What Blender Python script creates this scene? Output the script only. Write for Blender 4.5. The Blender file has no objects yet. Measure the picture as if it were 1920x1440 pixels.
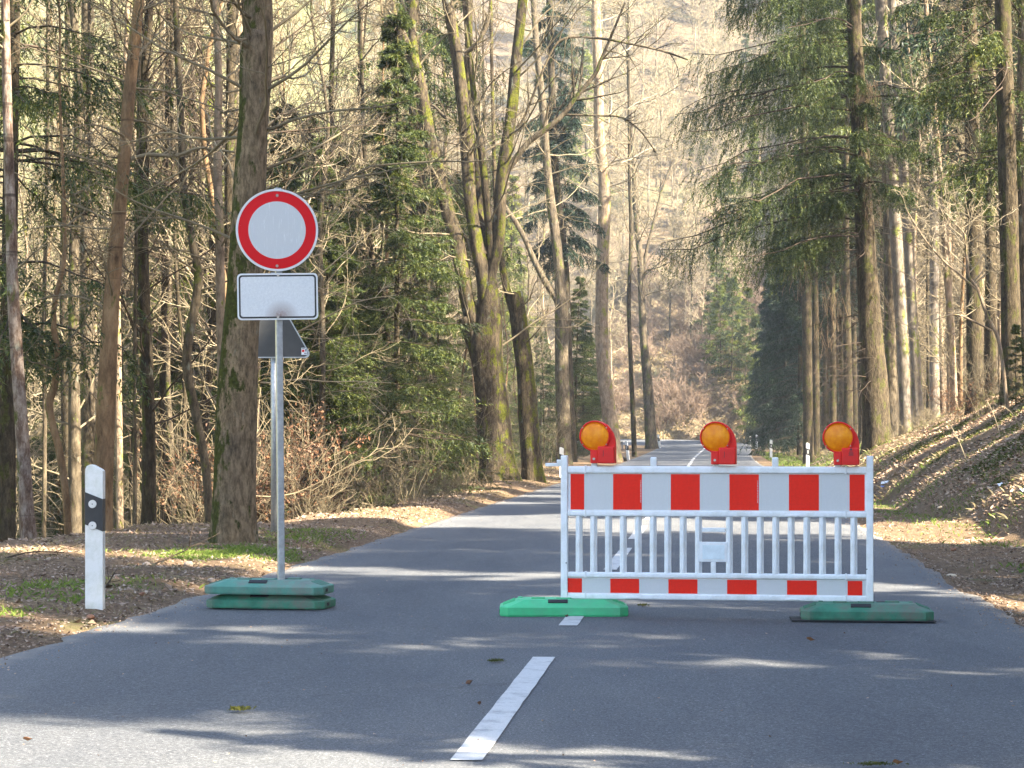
import bpy, bmesh, math, random
import numpy as np
from mathutils import Vector, Matrix
random.seed(7)
RNG = np.random.default_rng(11)
sc = bpy.context.scene
col = sc.collection

# ------------------------------------------------------------------ camera, sky, sun, exposure
F = 4325.0            # focal length in pixels of the 1920 px wide photograph
CAMH = 1.2
HOR = 815.0
cam_d = bpy.data.cameras.new('camera')
cam = bpy.data.objects.new('camera', cam_d)
col.objects.link(cam)
cam.location = (0, 0, CAMH)
cam.rotation_euler = (math.pi / 2, 0, 0)
cam_d.sensor_width = 36
cam_d.lens = 36 * F / 1920
cam_d.shift_y = (HOR - 720) / 1920
cam_d.clip_start = 0.1
cam_d.clip_end = 3000
sc.camera = cam
sc.render.resolution_x, sc.render.resolution_y = 1024, 768

SUN_EL = math.radians(39)
SUN_AZ = math.atan2(0.876, -0.482)      # from +Y towards +X : behind the camera on the right
sdir = Vector((math.cos(SUN_EL) * math.sin(SUN_AZ), math.cos(SUN_EL) * math.cos(SUN_AZ), math.sin(SUN_EL)))
world = bpy.data.worlds.new('World')
sc.world = world
world.use_nodes = True
wn = world.node_tree
bg = wn.nodes['Background']
sky = wn.nodes.new('ShaderNodeTexSky')
sky.sky_type = 'NISHITA'
sky.sun_disc = False
sky.sun_elevation = SUN_EL
sky.sun_rotation = SUN_AZ
sky.air_density = 1.0
sky.dust_density = 2.0
wn.links.new(sky.outputs[0], bg.inputs[0])
bg.inputs[1].default_value = 0.09
sun_d = bpy.data.lights.new('sun', 'SUN')
sun_d.energy = 5.0
sun_d.angle = math.radians(0.7)
sun_d.color = (1.0, 0.89, 0.71)
sun = bpy.data.objects.new('sun', sun_d)
sun.rotation_euler = sdir.to_track_quat('Z', 'Y').to_euler()
col.objects.link(sun)
vs = sc.view_settings
sc.display_settings.display_device = 'sRGB'
vs.view_transform = 'Standard'
vs.look = 'None'
vs.gamma = 1
vs.use_curve_mapping = False
vs.exposure = 3.14
sc.cycles.max_bounces = 6
sc.cycles.diffuse_bounces = 3
sc.cycles.transmission_bounces = 3
sc.cycles.use_denoising = True

# ------------------------------------------------------------------ coordinates
TH = math.atan((1335 - 960) / F)
CT, ST = math.cos(TH), math.sin(TH)


def uv2xy(u, v):
    return u * CT + v * ST, -u * ST + v * CT


def xy2uv(x, y):
    return x * CT - y * ST, x * ST + y * CT


def PX(x, y, D):
    """world point seen at pixel (x, y) of the photograph at depth D"""
    return np.array([(x - 960) / F * D, D, CAMH + (HOR - y) / F * D])


def sstep(a, b, x):
    t = np.clip((np.asarray(x, float) - a) / (b - a), 0, 1)
    return t * t * (3 - 2 * t)


def vnoise(x, y, f, seed=0):
    """cheap smooth value noise"""
    x = np.asarray(x, float) * f; y = np.asarray(y, float) * f
    xi = np.floor(x); yi = np.floor(y)
    def h(a, b):
        return np.modf(np.abs(np.sin(a * 127.1 + b * 311.7 + seed * 74.7) * 43758.5453))[0]
    fx = x - xi; fy = y - yi
    fx = fx * fx * (3 - 2 * fx); fy = fy * fy * (3 - 2 * fy)
    return (h(xi, yi) * (1 - fx) + h(xi + 1, yi) * fx) * (1 - fy) + (h(xi, yi + 1) * (1 - fx) + h(xi + 1, yi + 1) * fx) * fy - .5


# road centre line (u, v) : straight, then a bend to the left
CL = []
for i in range(0, 189):
    v = -30 + i
    CL.append((-0.9 + 0.5 * float(sstep(105, 165, v)), v))
Rb = 30.0
for a in np.linspace(0, math.radians(98), 40)[1:]:
    CL.append((-0.4 - Rb * (1 - math.cos(a)), 158 + Rb * math.sin(a)))
lx, lv = CL[-1]
dxx, dvv = CL[-1][0] - CL[-2][0], CL[-1][1] - CL[-2][1]
dn = math.hypot(dxx, dvv)
for i in range(1, 70):
    CL.append((lx + dxx / dn * i, lv + dvv / dn * i))
CL = np.array(CL)
CLs = np.concatenate([[0], np.cumsum(np.hypot(*np.diff(CL, axis=0).T))]) - 30
CLz = 0.58 * sstep(95, 200, CLs)


def cl_dist(u, v):
    """distance to the centre line and the road height there (chunked)"""
    u = np.ravel(u); v = np.ravel(v)
    d = np.empty(len(u)); z = np.empty(len(u))
    C = CL[::2]; Z = CLz[::2]
    for i in range(0, len(u), 4000):
        dd = (u[i:i + 4000, None] - C[None, :, 0]) ** 2 + (v[i:i + 4000, None] - C[None, :, 1]) ** 2
        k = dd.argmin(1)
        d[i:i + 4000] = np.sqrt(dd[np.arange(len(k)), k]); z[i:i + 4000] = Z[k]
    return d, z


def ground_uv(u, v, bumps=True):
    u = np.asarray(u, float); v = np.asarray(v, float)
    shp = u.shape
    u = u.ravel(); v = v.ravel()
    # right bank
    toe = np.interp(v, [0, 26, 36, 60, 80, 130], [3.7, 3.6, 3.0, 3.0, 3.6, 4.6])
    rise = np.interp(v, [0, 40, 60, 85, 120, 150], [2.6, 2.5, 1.9, 1.1, 1.2, 2.5])
    slope = np.interp(v, [0, 60, 85, 120, 160], [.95, .95, .5, .4, .55])
    t = u - toe
    hb = rise * (1 - np.exp(-np.clip(t, 0, None) * slope / rise)) + 0.24 * np.clip(t - 2, 0, None) + .12 * np.clip(t - 25, 0, None)
    zr = np.where(t > 0, hb, 0)
    # left drop
    edge = np.interp(v, [0, 24, 28, 31, 36, 60, 100, 165, 190], [7.6, 7.4, 6.6, 5.6, 5.0, 5.9, 6.6, 6.2, 9.])
    tl = -u - edge
    zl = -5.5 * (1 - np.exp(-np.clip(tl, 0, None) * .5 / 5.5)) + .09 * sstep(3.7, 4.3, -u)
    zl = zl + 0.55 * np.clip(-u - 48 + 0.0 * v, 0, None)
    z = np.where(u > 0, zr, zl)
    # far hillside
    toeh = 201 + 0.0 * u + np.where(u < -60, (u + 60) * .3, 0)
    w = v - toeh + np.clip(u - 4, 0, 60) * 1.1
    z = z + .3 * sstep(-3, 0, w) + np.where(w > 0, 2.6 * (1 - np.exp(-np.clip(w, 0, None) / 3.2)) + .56 * np.clip(w - 3, 0, None), 0)
    d, zc = cl_dist(u, v)
    if bumps:
        far = sstep(60, 250, v) * sstep(3.5, 16, d)
        z = z + vnoise(u, v, .7) * .10 * (1 + 4 * far) + vnoise(u, v, 2.1, 3) * .05 + vnoise(u, v, .12, 5) * (.15 + far * 3.5) + vnoise(u, v, 5., 8) * .02
    # the road bed
    kf = sstep(40, 75, v)
    k = sstep(2.96, 3.22 + 2.2 * kf + 4.0 * sstep(130, 160, v), d)
    base = zc - .03 - .05 * (1 - sstep(2.3, 2.9, d))
    z = base * (1 - k) + z * k
    return z.reshape(shp)


def gz(x, y):
    u, v = xy2uv(np.asarray(x, float), np.asarray(y, float))
    return ground_uv(u, v)


# ------------------------------------------------------------------ materials
def nmat(name):
    m = bpy.data.materials.new(name)
    m.use_nodes = True
    nt = m.node_tree
    return m, nt, nt.nodes['Principled BSDF'], nt.nodes, nt.links


def ramp(nodes, stops, interp='LINEAR'):
    r = nodes.new('ShaderNodeValToRGB')
    e = r.color_ramp
    e.interpolation = interp
    while len(e.elements) < len(stops):
        e.elements.new(.5)
    for i, (p, c) in enumerate(stops):
        e.elements[i].position = p
        e.elements[i].color = (*c, 1)
    return r


def noise(nodes, links, scale, detail=4, coord='Object', rough=.6, stretch=None, w=None):
    tc = nodes.new('ShaderNodeTexCoord')
    n = nodes.new('ShaderNodeTexNoise')
    n.inputs['Scale'].default_value = scale
    n.inputs['Detail'].default_value = detail
    n.inputs['Roughness'].default_value = rough
    if stretch:
        mp = nodes.new('ShaderNodeMapping')
        mp.inputs['Scale'].default_value = stretch
        links.new(tc.outputs[coord], mp.inputs[0])
        links.new(mp.outputs[0], n.inputs[0])
    else:
        links.new(tc.outputs[coord], n.inputs[0])
    return n


def mix(nodes, links, a, b, fac, mode='MIX'):
    m = nodes.new('ShaderNodeMix')
    m.data_type = 'RGBA'
    m.blend_type = mode
    for s, v in ((m.inputs[6], a), (m.inputs[7], b), (m.inputs[0], fac)):
        if hasattr(v, 'is_output') or hasattr(v, 'links'):
            links.new(v, s)
        elif isinstance(v, tuple):
            s.default_value = (*v, 1)
        else:
            s.default_value = v
    return m.outputs[2]


def bump(nodes, links, h, bsdf, strength=.3, dist=.02):
    b = nodes.new('ShaderNodeBump')
    b.inputs['Strength'].default_value = strength
    b.inputs['Distance'].default_value = dist
    links.new(h, b.inputs['Height'])
    links.new(b.outputs[0], bsdf.inputs['Normal'])


def simple(name, c, rough=.5, var=.12, scale=8, metal=0, spec=.5, dirt=None, dirt_scale=3, dirt_amt=.5, bmp=0):
    m, nt, b, N, L = nmat(name)
    n = noise(N, L, scale)
    lo = tuple(x * (1 - var) for x in c); hi = tuple(min(1, x * (1 + var)) for x in c)
    r = ramp(N, [(.3, lo), (.7, hi)])
    L.new(n.outputs[0], r.inputs[0])
    out = r.outputs[0]
    if dirt:
        n2 = noise(N, L, dirt_scale, 6, rough=.7)
        r2 = ramp(N, [(.44, (0, 0, 0)), (.64, (dirt_amt,) * 3)])
        L.new(n2.outputs[0], r2.inputs[0])
        out = mix(N, L, out, dirt, r2.outputs[0])
    L.new(out, b.inputs['Base Color'])
    b.inputs['Roughness'].default_value = rough
    b.inputs['Metallic'].default_value = metal
    b.inputs['Specular IOR Level'].default_value = spec
    if bmp:
        n3 = noise(N, L, scale * 20, 3)
        bump(N, L, n3.outputs[0], b, bmp, .004)
    return m


def bark_mat(name, c1, c2, moss=None, moss_amt=.0, side=(-1, 0, 0), lichen=0, ring=0, vs_=1.0, mw=.16):
    """furrowed bark; moss keeps to one side of the trunk and breaks up in patches"""
    m, nt, b, N, L = nmat(name)
    n = noise(N, L, 11 * vs_, 8, stretch=(1, 1, .33), rough=.78)
    r = ramp(N, [(.32, tuple(x * .30 for x in c1)), (.46, c1), (.64, c2)])
    L.new(n.outputs[0], r.inputs[0])
    big = noise(N, L, 1.4, 4)
    br = ramp(N, [(.3, (.72, .72, .76)), (.7, (1.15, 1.08, 1.0))])
    L.new(big.outputs[0], br.inputs[0])
    out = mix(N, L, r.outputs[0], br.outputs[0], 1.0, 'MULTIPLY')
    if ring:
        n4 = noise(N, L, 3, 2, stretch=(.15, .15, 2.6))
        rr = ramp(N, [(.60, (0, 0, 0)), (.66, (.8, .8, .8))])
        L.new(n4.outputs[0], rr.inputs[0])
        out = mix(N, L, out, tuple(x * .35 for x in c1), rr.outputs[0])
    if lichen:
        n5 = noise(N, L, 5, 4, stretch=(1, 1, .5))
        r5 = ramp(N, [(.66 - .08 * lichen, (0, 0, 0)), (.74, (.6, .6, .6))])
        L.new(n5.outputs[0], r5.inputs[0])
        out = mix(N, L, out, (.24, .26, .21), r5.outputs[0])
    if moss:
        geo = N.new('ShaderNodeNewGeometry')
        dt = N.new('ShaderNodeVectorMath'); dt.operation = 'DOT_PRODUCT'
        L.new(geo.outputs['Normal'], dt.inputs[0]); dt.inputs[1].default_value = side
        n2 = noise(N, L, 4.5, 6, stretch=(1, 1, .45), rough=.7)
        ma = N.new('ShaderNodeMath'); ma.operation = 'MULTIPLY_ADD'
        L.new(dt.outputs['Value'], ma.inputs[0]); ma.inputs[1].default_value = mw
        am = N.new('ShaderNodeMath'); am.operation = 'MULTIPLY_ADD'; am.inputs[1].default_value = 2.3; am.inputs[2].default_value = -.65
        L.new(n2.outputs[0], am.inputs[0])
        L.new(am.outputs[0], ma.inputs[2])
        r3 = ramp(N, [(.76 - .25 * moss_amt, (0, 0, 0)), (.86 - .25 * moss_amt, (1, 1, 1))])
        L.new(ma.outputs[0], r3.inputs[0])
        n6 = noise(N, L, 25, 3)
        r6 = ramp(N, [(.35, tuple(x * .45 for x in moss)), (.65, moss)])
        L.new(n6.outputs[0], r6.inputs[0])
        out = mix(N, L, out, r6.outputs[0], r3.outputs[0])
    L.new(out, b.inputs['Base Color'])
    b.inputs['Roughness'].default_value = .92
    b.inputs['Specular IOR Level'].default_value = .15
    nb = noise(N, L, 22 * vs_, 6, stretch=(1, 1, .25), rough=.7)
    bump(N, L, nb.outputs[0], b, .9, .035)
    return m


def leafy(name, cols, trans=.25, rough=.6, clump=None):
    """leaf or needle material, each face its own tone"""
    m, nt, b, N, L = nmat(name)
    g = N.new('ShaderNodeNewGeometry')
    r = ramp(N, [(i / max(1, len(cols) - 1), c) for i, c in enumerate(cols)])
    L.new(g.outputs['Random Per Island'], r.inputs[0])
    out = r.outputs[0]
    if clump:
        n = noise(N, L, clump, 2)
        r2 = ramp(N, [(.35, (.7, .75, .8)), (.65, (1.35, 1.25, 1.0))])
        L.new(n.outputs[0], r2.inputs[0])
        out = mix(N, L, out, r2.outputs[0], 1.0, 'MULTIPLY')
    oi = N.new('ShaderNodeObjectInfo')
    r3 = ramp(N, [(0, (.8, .85, .9)), (1, (1.2, 1.12, .95))])
    L.new(oi.outputs['Random'], r3.inputs[0])
    out = mix(N, L, out, r3.outputs[0], 1.0, 'MULTIPLY')
    L.new(out, b.inputs['Base Color'])
    b.inputs['Roughness'].default_value = rough
    b.inputs['Specular IOR Level'].default_value = .25
    if trans:
        tr = N.new('ShaderNodeBsdfTranslucent')
        L.new(out, tr.inputs[0])
        mx = N.new('ShaderNodeMixShader')
        mx.inputs[0].default_value = trans
        L.new(b.outputs[0], mx.inputs[1]); L.new(tr.outputs[0], mx.inputs[2])
        L.new(mx.outputs[0], nt.nodes['Material Output'].inputs[0])
    return m


M = {}
M['bark_moss'] = bark_mat('bark_moss', (.13, .10, .062), (.27, .21, .135), (.055, .062, .011), .88, (-.95, .2, 0), .25, 0, 2.0, mw=.28)
M['bark_maple'] = bark_mat('bark_maple', (.045, .036, .024), (.11, .088, .057), (.10, .105, .014), .50, (.75, -.4, 0), .5, 0, 1.5)
M['bark_tan'] = bark_mat('bark_tan', (.14, .09, .048), (.25, .17, .095), (.12, .12, .03), .1, (-1, 0, 0), 0, 1, .6)
M['bark_grey'] = bark_mat('bark_grey', (.065, .053, .036), (.15, .125, .085), (.11, .12, .03), .22, (-.7, -.4, 0), .3)
M['bark_dark'] = bark_mat('bark_dark', (.034, .028, .018), (.082, .066, .043), (.08, .09, .02), .22, (-.6, -.5, 0), .2)
M['bark_pale'] = bark_mat('bark_pale', (.19, .145, .10), (.33, .265, .19), (.22, .22, .05), .12, (.8, -.3, 0), .3)
M['bark_spruce'] = bark_mat('bark_spruce', (.040, .032, .020), (.10, .080, .050), (.07, .068, .02), .40, (0, -1, 0), 0, 0, 1.6, mw=.08)
M['bark_beech'] = bark_mat('bark_beech', (.14, .12, .095), (.25, .225, .185), (.2, .22, .06), .18, (.8, -.5, 0), .3, 0, .5)
M['bark_birch'] = bark_mat('bark_birch', (.11, .075, .055), (.31, .27, .23), (.1, .1, .03), .2, (-1, 0, 0), .3, 1)
M['twig'] = simple('twig', (.145, .118, .075), .85, .35, 1.2, spec=.15)
M['twig_pale'] = simple('twig_pale', (.26, .215, .145), .85, .25, .8, spec=.15)
M['twig_cream'] = simple('twig_cream', (.23, .19, .12), .85, .25, .3, spec=.15)
M['twig_red'] = simple('twig_red', (.165, .118, .085), .85, .35, .5, spec=.15)
M['twig_dark'] = simple('twig_dark', (.055, .04, .028), .85, .3, 1.2, spec=.15)
M['needles'] = leafy('needles', [(.020, .036, .013), (.034, .054, .016), (.052, .072, .019), (.12, .135, .032)], .25, .5, 1.1)  # last, palest tone paints sunlit needle tips into the colour
M['needles_light'] = leafy('needles_light', [(.06, .085, .015), (.13, .165, .028), (.21, .24, .05)], .35, .5, .9)  # brighter yellow-green copy of the needles, sunlit look put into the colour
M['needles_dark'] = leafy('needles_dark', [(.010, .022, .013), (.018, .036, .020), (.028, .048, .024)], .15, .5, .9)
M['dead_needles'] = leafy('dead_needles', [(.12, .09, .065), (.22, .165, .115)], .1)
M['brown_leaf'] = leafy('brown_leaf', [(.10, .05, .03), (.17, .085, .045), (.22, .12, .07)], .2)
M['litter'] = leafy('litter', [(.10, .06, .04), (.22, .14, .09), (.34, .23, .15), (.46, .35, .26), (.27, .15, .09)], .05, .7)
M['grass'] = leafy('grass', [(.07, .12, .02), (.13, .19, .035), (.18, .24, .05)], .35)
M['dry_grass'] = leafy('dry_grass', [(.20, .15, .09), (.29, .23, .14), (.16, .14, .065)], .2)
M['moss'] = leafy('moss', [(.05, .06, .01), (.10, .105, .018)], .1)
M['green_leaf'] = leafy('green_leaf', [(.04, .09, .02), (.08, .15, .035)], .3)


def ground_mat():
    m, nt, b, N, L = nmat('forest_floor')
    n1 = noise(N, L, 14, 8, rough=.75)
    r1 = ramp(N, [(.3, (.055, .038, .024)), (.5, (.14, .10, .064)), (.7, (.26, .195, .125))])
    L.new(n1.outputs[0], r1.inputs[0])
    n2 = noise(N, L, .55, 5, rough=.65)
    r2 = ramp(N, [(.56, (0, 0, 0)), (.66, (.6, .6, .6))])
    L.new(n2.outputs[0], r2.inputs[0])
    n3 = noise(N, L, 30, 4)
    r3 = ramp(N, [(.3, (.05, .065, .02)), (.7, (.14, .15, .05))])
    L.new(n3.outputs[0], r3.inputs[0])
    out = mix(N, L, r1.outputs[0], r3.outputs[0], r2.outputs[0])
    n4 = noise(N, L, .12, 4)
    r4 = ramp(N, [(.35, (.85, .8, .78)), (.65, (1.15, 1.1, 1.05))])
    L.new(n4.outputs[0], r4.inputs[0])
    out = mix(N, L, out, r4.outputs[0], 1.0, 'MULTIPLY')
    tcg = N.new('ShaderNodeTexCoord'); sx = N.new('ShaderNodeSeparateXYZ'); L.new(tcg.outputs['Object'], sx.inputs[0])
    mr = N.new('ShaderNodeMapRange'); mr.inputs['From Min'].default_value = -8; mr.inputs['From Max'].default_value = -15; mr.inputs['To Max'].default_value = .62
    L.new(sx.outputs['X'], mr.inputs['Value'])
    ng = noise(N, L, .5, 5); rgg = ramp(N, [(.3, (.07, .09, .02)), (.7, (.16, .18, .05))]); L.new(ng.outputs[0], rgg.inputs[0])
    out = mix(N, L, out, rgg.outputs[0], mr.outputs[0])
    L.new(out, b.inputs['Base Color'])
    b.inputs['Roughness'].default_value = .95
    b.inputs['Specular IOR Level'].default_value = .1
    nb = noise(N, L, 28, 8, rough=.8)
    bump(N, L, nb.outputs[0], b, .7, .03)
    return m


def hill_mat():
    m, nt, b, N, L = nmat('hill_floor')
    n1 = noise(N, L, 1.6, 8, rough=.75)
    r1 = ramp(N, [(.3, (.09, .065, .042)), (.5, (.165, .122, .08)), (.7, (.25, .195, .125))])
    L.new(n1.outputs[0], r1.inputs[0])
    n2 = noise(N, L, .09, 5)
    r2 = ramp(N, [(.50, (0, 0, 0)), (.66, (.5, .5, .5))])
    L.new(n2.outputs[0], r2.inputs[0])
    out = mix(N, L, r1.outputs[0], (.13, .155, .065), r2.outputs[0])
    tcg = N.new('ShaderNodeTexCoord'); sx = N.new('ShaderNodeSeparateXYZ'); L.new(tcg.outputs['Object'], sx.inputs[0])
    mr = N.new('ShaderNodeMapRange'); mr.inputs['From Min'].default_value = -8; mr.inputs['From Max'].default_value = -15; mr.inputs['To Max'].default_value = .62
    L.new(sx.outputs['X'], mr.inputs['Value'])
    ng = noise(N, L, .5, 5); rgg = ramp(N, [(.3, (.07, .09, .02)), (.7, (.16, .18, .05))]); L.new(ng.outputs[0], rgg.inputs[0])
    out = mix(N, L, out, rgg.outputs[0], mr.outputs[0])
    L.new(out, b.inputs['Base Color'])
    b.inputs['Roughness'].default_value = .95
    b.inputs['Specular IOR Level'].default_value = .1
    nb = noise(N, L, 5, 8, rough=.8)
    bump(N, L, nb.outputs[0], b, 1.0, .4)
    return m


def asphalt_mat():
    m, nt, b, N, L = nmat('asphalt')
    fine = noise(N, L, 85, 5, rough=.9)
    r1 = ramp(N, [(.34, (.020, .022, .025)), (.50, (.070, .075, .081)), (.60, (.145, .150, .156)), (.66, (.40, .40, .395))])
    L.new(fine.outputs[0], r1.inputs[0])
    mid = noise(N, L, 28, 4, rough=.7)
    rm = ramp(N, [(.3, (.8, .8, .8)), (.7, (1.18, 1.18, 1.18))])
    L.new(mid.outputs[0], rm.inputs[0])
    out = mix(N, L, r1.outputs[0], rm.outputs[0], 1.0, 'MULTIPLY')
    big = noise(N, L, .8, 5, stretch=(2.2, .5, 1))
    rb = ramp(N, [(.3, (.80, .81, .84)), (.7, (1.2, 1.17, 1.13))])
    L.new(big.outputs[0], rb.inputs[0])
    out = mix(N, L, out, rb.outputs[0], 1.0, 'MULTIPLY')
    # dusty edges, read from the 'edge' attribute (1 at the edge of the tarmac)
    tk = N.new('ShaderNodeAttribute'); tk.attribute_name = 'track'
    tr_ = ramp(N, [(0, (1.05, 1.05, 1.05)), (1, (.84, .85, .87))]); L.new(tk.outputs['Fac'], tr_.inputs[0])
    out = mix(N, L, out, tr_.outputs[0], 1.0, 'MULTIPLY')
    # thin cracks and small tar spots
    vo = N.new('ShaderNodeTexVoronoi'); vo.feature = 'DISTANCE_TO_EDGE'; vo.inputs['Scale'].default_value = .42
    tcv = N.new('ShaderNodeTexCoord'); nz = noise(N, L, 3, 5, rough=.7)
    ad = N.new('ShaderNodeMix'); ad.data_type = 'VECTOR'; ad.inputs[0].default_value = .35
    L.new(tcv.outputs['Object'], ad.inputs[4]); L.new(nz.outputs['Color'], ad.inputs[5]); L.new(ad.outputs[1], vo.inputs['Vector'])
    rc_ = ramp(N, [(.0, (.55, .55, .55)), (.004, (1, 1, 1))]); L.new(vo.outputs['Distance'], rc_.inputs[0])
    gate = noise(N, L, .35, 2); rg_ = ramp(N, [(.52, (0, 0, 0)), (.60, (1, 1, 1))]); L.new(gate.outputs[0], rg_.inputs[0])
    out = mix(N, L, out, mix(N, L, out, rc_.outputs[0], 1.0, 'MULTIPLY'), rg_.outputs[0])
    at = N.new('ShaderNodeAttribute'); at.attribute_name = 'edge'
    ed = noise(N, L, 2.2, 7, rough=.75)
    ma = N.new('ShaderNodeMath'); ma.operation = 'MULTIPLY_ADD'
    L.new(ed.outputs[0], ma.inputs[0]); ma.inputs[1].default_value = 1.1
    L.new(at.outputs['Fac'], ma.inputs[2])
    re = ramp(N, [(.82, (0, 0, 0)), (1.0, (.75, .75, .75))])
    sb = N.new('ShaderNodeMath'); sb.operation = 'MULTIPLY'; sb.inputs[1].default_value = .65
    L.new(ma.outputs[0], sb.inputs[0])
    L.new(sb.outputs[0], re.inputs[0])
    out = mix(N, L, out, (.17, .155, .135), re.outputs[0])
    L.new(out, b.inputs['Base Color'])
    b.inputs['Roughness'].default_value = .78
    b.inputs['Specular IOR Level'].default_value = .35
    bump(N, L, fine.outputs[0], b, .55, .006)
    return m


def paint_mat():
    m, nt, b, N, L = nmat('road_paint')
    fine = noise(N, L, 120, 3, rough=.8)
    r1 = ramp(N, [(.25, (.26, .26, .26)), (.45, (.44, .44, .43)), (.8, (.54, .54, .52))])
    L.new(fine.outputs[0], r1.inputs[0])
    n2 = noise(N, L, 5, 7, rough=.8)
    r2 = ramp(N, [(.50, (0, 0, 0)), (.62, (.75, .75, .75))])
    L.new(n2.outputs[0], r2.inputs[0])
    out = mix(N, L, r1.outputs[0], (.22, .22, .22), r2.outputs[0])
    L.new(out, b.inputs['Base Color'])
    b.inputs['Roughness'].default_value = .7
    bump(N, L, fine.outputs[0], b, .4, .004)
    return m


M['ground'] = ground_mat(); M['hill'] = hill_mat(); M['asphalt'] = asphalt_mat(); M['paint'] = paint_mat()
M['white_plastic'] = simple('white_plastic', (.80, .82, .84), .38, .03, 6, dirt=(.52, .51, .46), dirt_scale=9, dirt_amt=.45)
M['sheet_white'] = simple('sheet_white', (.56, .565, .57), .35, .03, 60, spec=.5)
M['sheet_red'] = simple('sheet_red', (.82, .024, .010), .5, .06, 60, spec=.15)
M['lamp_red'] = simple('lamp_red', (.80, .018, .014), .42, .08, 9, dirt=(.40, .02, .02), dirt_scale=5, dirt_amt=.4, spec=.25)
M['steel'] = simple('galvanised_steel', (.42, .44, .46), .48, .15, 30, metal=.55, dirt=(.30, .31, .32), dirt_scale=20, dirt_amt=.6)
M['sign_back'] = simple('sign_back', (.055, .055, .055), .6, .12, 12)
M['black'] = simple('black_paint', (.018, .018, .02), .5, .2, 10)
M['bolt'] = simple('bolt_metal', (.34, .31, .28), .4, .3, 40, metal=.7)
M['green_new'] = simple('green_recycled_new', (.045, .46, .19), .55, .10, 12, dirt=(.10, .30, .18), dirt_scale=4, dirt_amt=.5, bmp=.3)
M['green_old'] = simple('green_recycled_old', (.035, .19, .115), .75, .3, 9, dirt=(.12, .13, .10), dirt_scale=5, dirt_amt=.95, bmp=.5)
M['green_old2'] = simple('green_recycled_faded', (.07, .22, .165), .75, .25, 7, dirt=(.15, .17, .14), dirt_scale=5, dirt_amt=.9, bmp=.5)
M['rubber'] = simple('rubber', (.02, .02, .022), .8, .3, 20)  # its black also stands in for shade in the footplate slots and notches
M['post_white'] = simple('post_white', (.72, .72, .70), .5, .05, 6, dirt=(.40, .42, .33), dirt_scale=6, dirt_amt=.55)
M['reflector'] = simple('reflector', (.60, .60, .58), .25, .05, 60)
M['paper'] = simple('paper', (.72, .74, .78), .6, .08, 20)
M['paper_blue'] = simple('paper_blue', (.16, .25, .55), .5, .1, 20)
M['stone'] = simple('stone', (.30, .24, .19), .8, .25, 9, bmp=.5)
M['wood_pale'] = simple('broken_wood', (.55, .43, .30), .8, .2, 9)
M['rail_metal'] = simple('guard_rail_metal', (.12, .13, .15), .6, .2, 9)
M['cone'] = simple('cone_scales', (.20, .09, .045), .8, .3, 30)


def lens_mat():
    m, nt, b, N, L = nmat('amber_lens')
    tc = N.new('ShaderNodeTexCoord')
    w = N.new('ShaderNodeTexWave'); w.wave_type = 'BANDS'; w.bands_direction = 'X'
    w.inputs['Scale'].default_value = 42; w.inputs['Distortion'].default_value = 0
    L.new(tc.outputs['Object'], w.inputs[0])
    n = noise(N, L, 16, 3)
    r = ramp(N, [(.3, (.80, .20, .002)), (.7, (1.0, .40, .008))])
    L.new(n.outputs[0], r.inputs[0])
    L.new(r.outputs[0], b.inputs['Base Color'])
    b.inputs['Roughness'].default_value = .28
    b.inputs['Specular IOR Level'].default_value = .35
    b.inputs['Coat Weight'].default_value = .15
    return m


def plate_mat():
    """blank supplementary plate: blistered sheeting and a brown smudge near the lower bolt"""
    m, nt, b, N, L = nmat('blank_plate')
    tc = N.new('ShaderNodeTexCoord')
    mp = N.new('ShaderNodeMapping'); mp.inputs['Location'].default_value = (-.18, 0, 1.1); mp.inputs['Scale'].default_value = (7.5, 1, 8)
    L.new(tc.outputs['Object'], mp.inputs[0])
    g = N.new('ShaderNodeTexGradient'); g.gradient_type = 'SPHERICAL'
    L.new(mp.outputs[0], g.inputs[0])
    n = noise(N, L, 70, 5, rough=.8)
    ma = N.new('ShaderNodeMath'); ma.operation = 'MULTIPLY'
    L.new(g.outputs['Fac'], ma.inputs[0]); 
    rn = ramp(N, [(.3, (.5, .5, .5)), (.7, (1, 1, 1))]); L.new(n.outputs[0], rn.inputs[0])
    L.new(rn.outputs[0], ma.inputs[1])
    r = ramp(N, [(.05, (0, 0, 0)), (.8, (.95, .95, .95))])
    L.new(ma.outputs[0], r.inputs[0])
    rs = ramp(N, [(.4, (.57, .585, .60)), (.62, (.65, .665, .675))]); L.new(n.outputs[0], rs.inputs[0])
    out = mix(N, L, rs.outputs[0], (.20, .12, .10), r.outputs[0])
    L.new(out, b.inputs['Base Color'])
    b.inputs['Roughness'].default_value = .4
    bump(N, L, n.outputs[0], b, .35, .004)
    return m


def scratch(name, c, sc_col):
    m, nt, b, N, L = nmat(name)
    n = noise(N, L, 18, 6, stretch=(6, 1, .5), rough=.75)
    r = ramp(N, [(.56, (0, 0, 0)), (.64, (.7, .7, .7))]); L.new(n.outputs[0], r.inputs[0])
    n2 = noise(N, L, 22, 6, stretch=(1, 1, 2.5), rough=.75)
    r2 = ramp(N, [(.69, (0, 0, 0)), (.71, (.85, .85, .85))]); L.new(n2.outputs[0], r2.inputs[0])
    out = mix(N, L, c, sc_col, r.outputs[0]) if name == 'sign_face' else c
    out = mix(N, L, out, sc_col, r2.outputs[0])
    if isinstance(out, tuple):
        b.inputs['Base Color'].default_value = (*out, 1)
    else:
        L.new(out, b.inputs['Base Color'])
    b.inputs['Roughness'].default_value = .5
    b.inputs['Specular IOR Level'].default_value = .2
    return m


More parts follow.
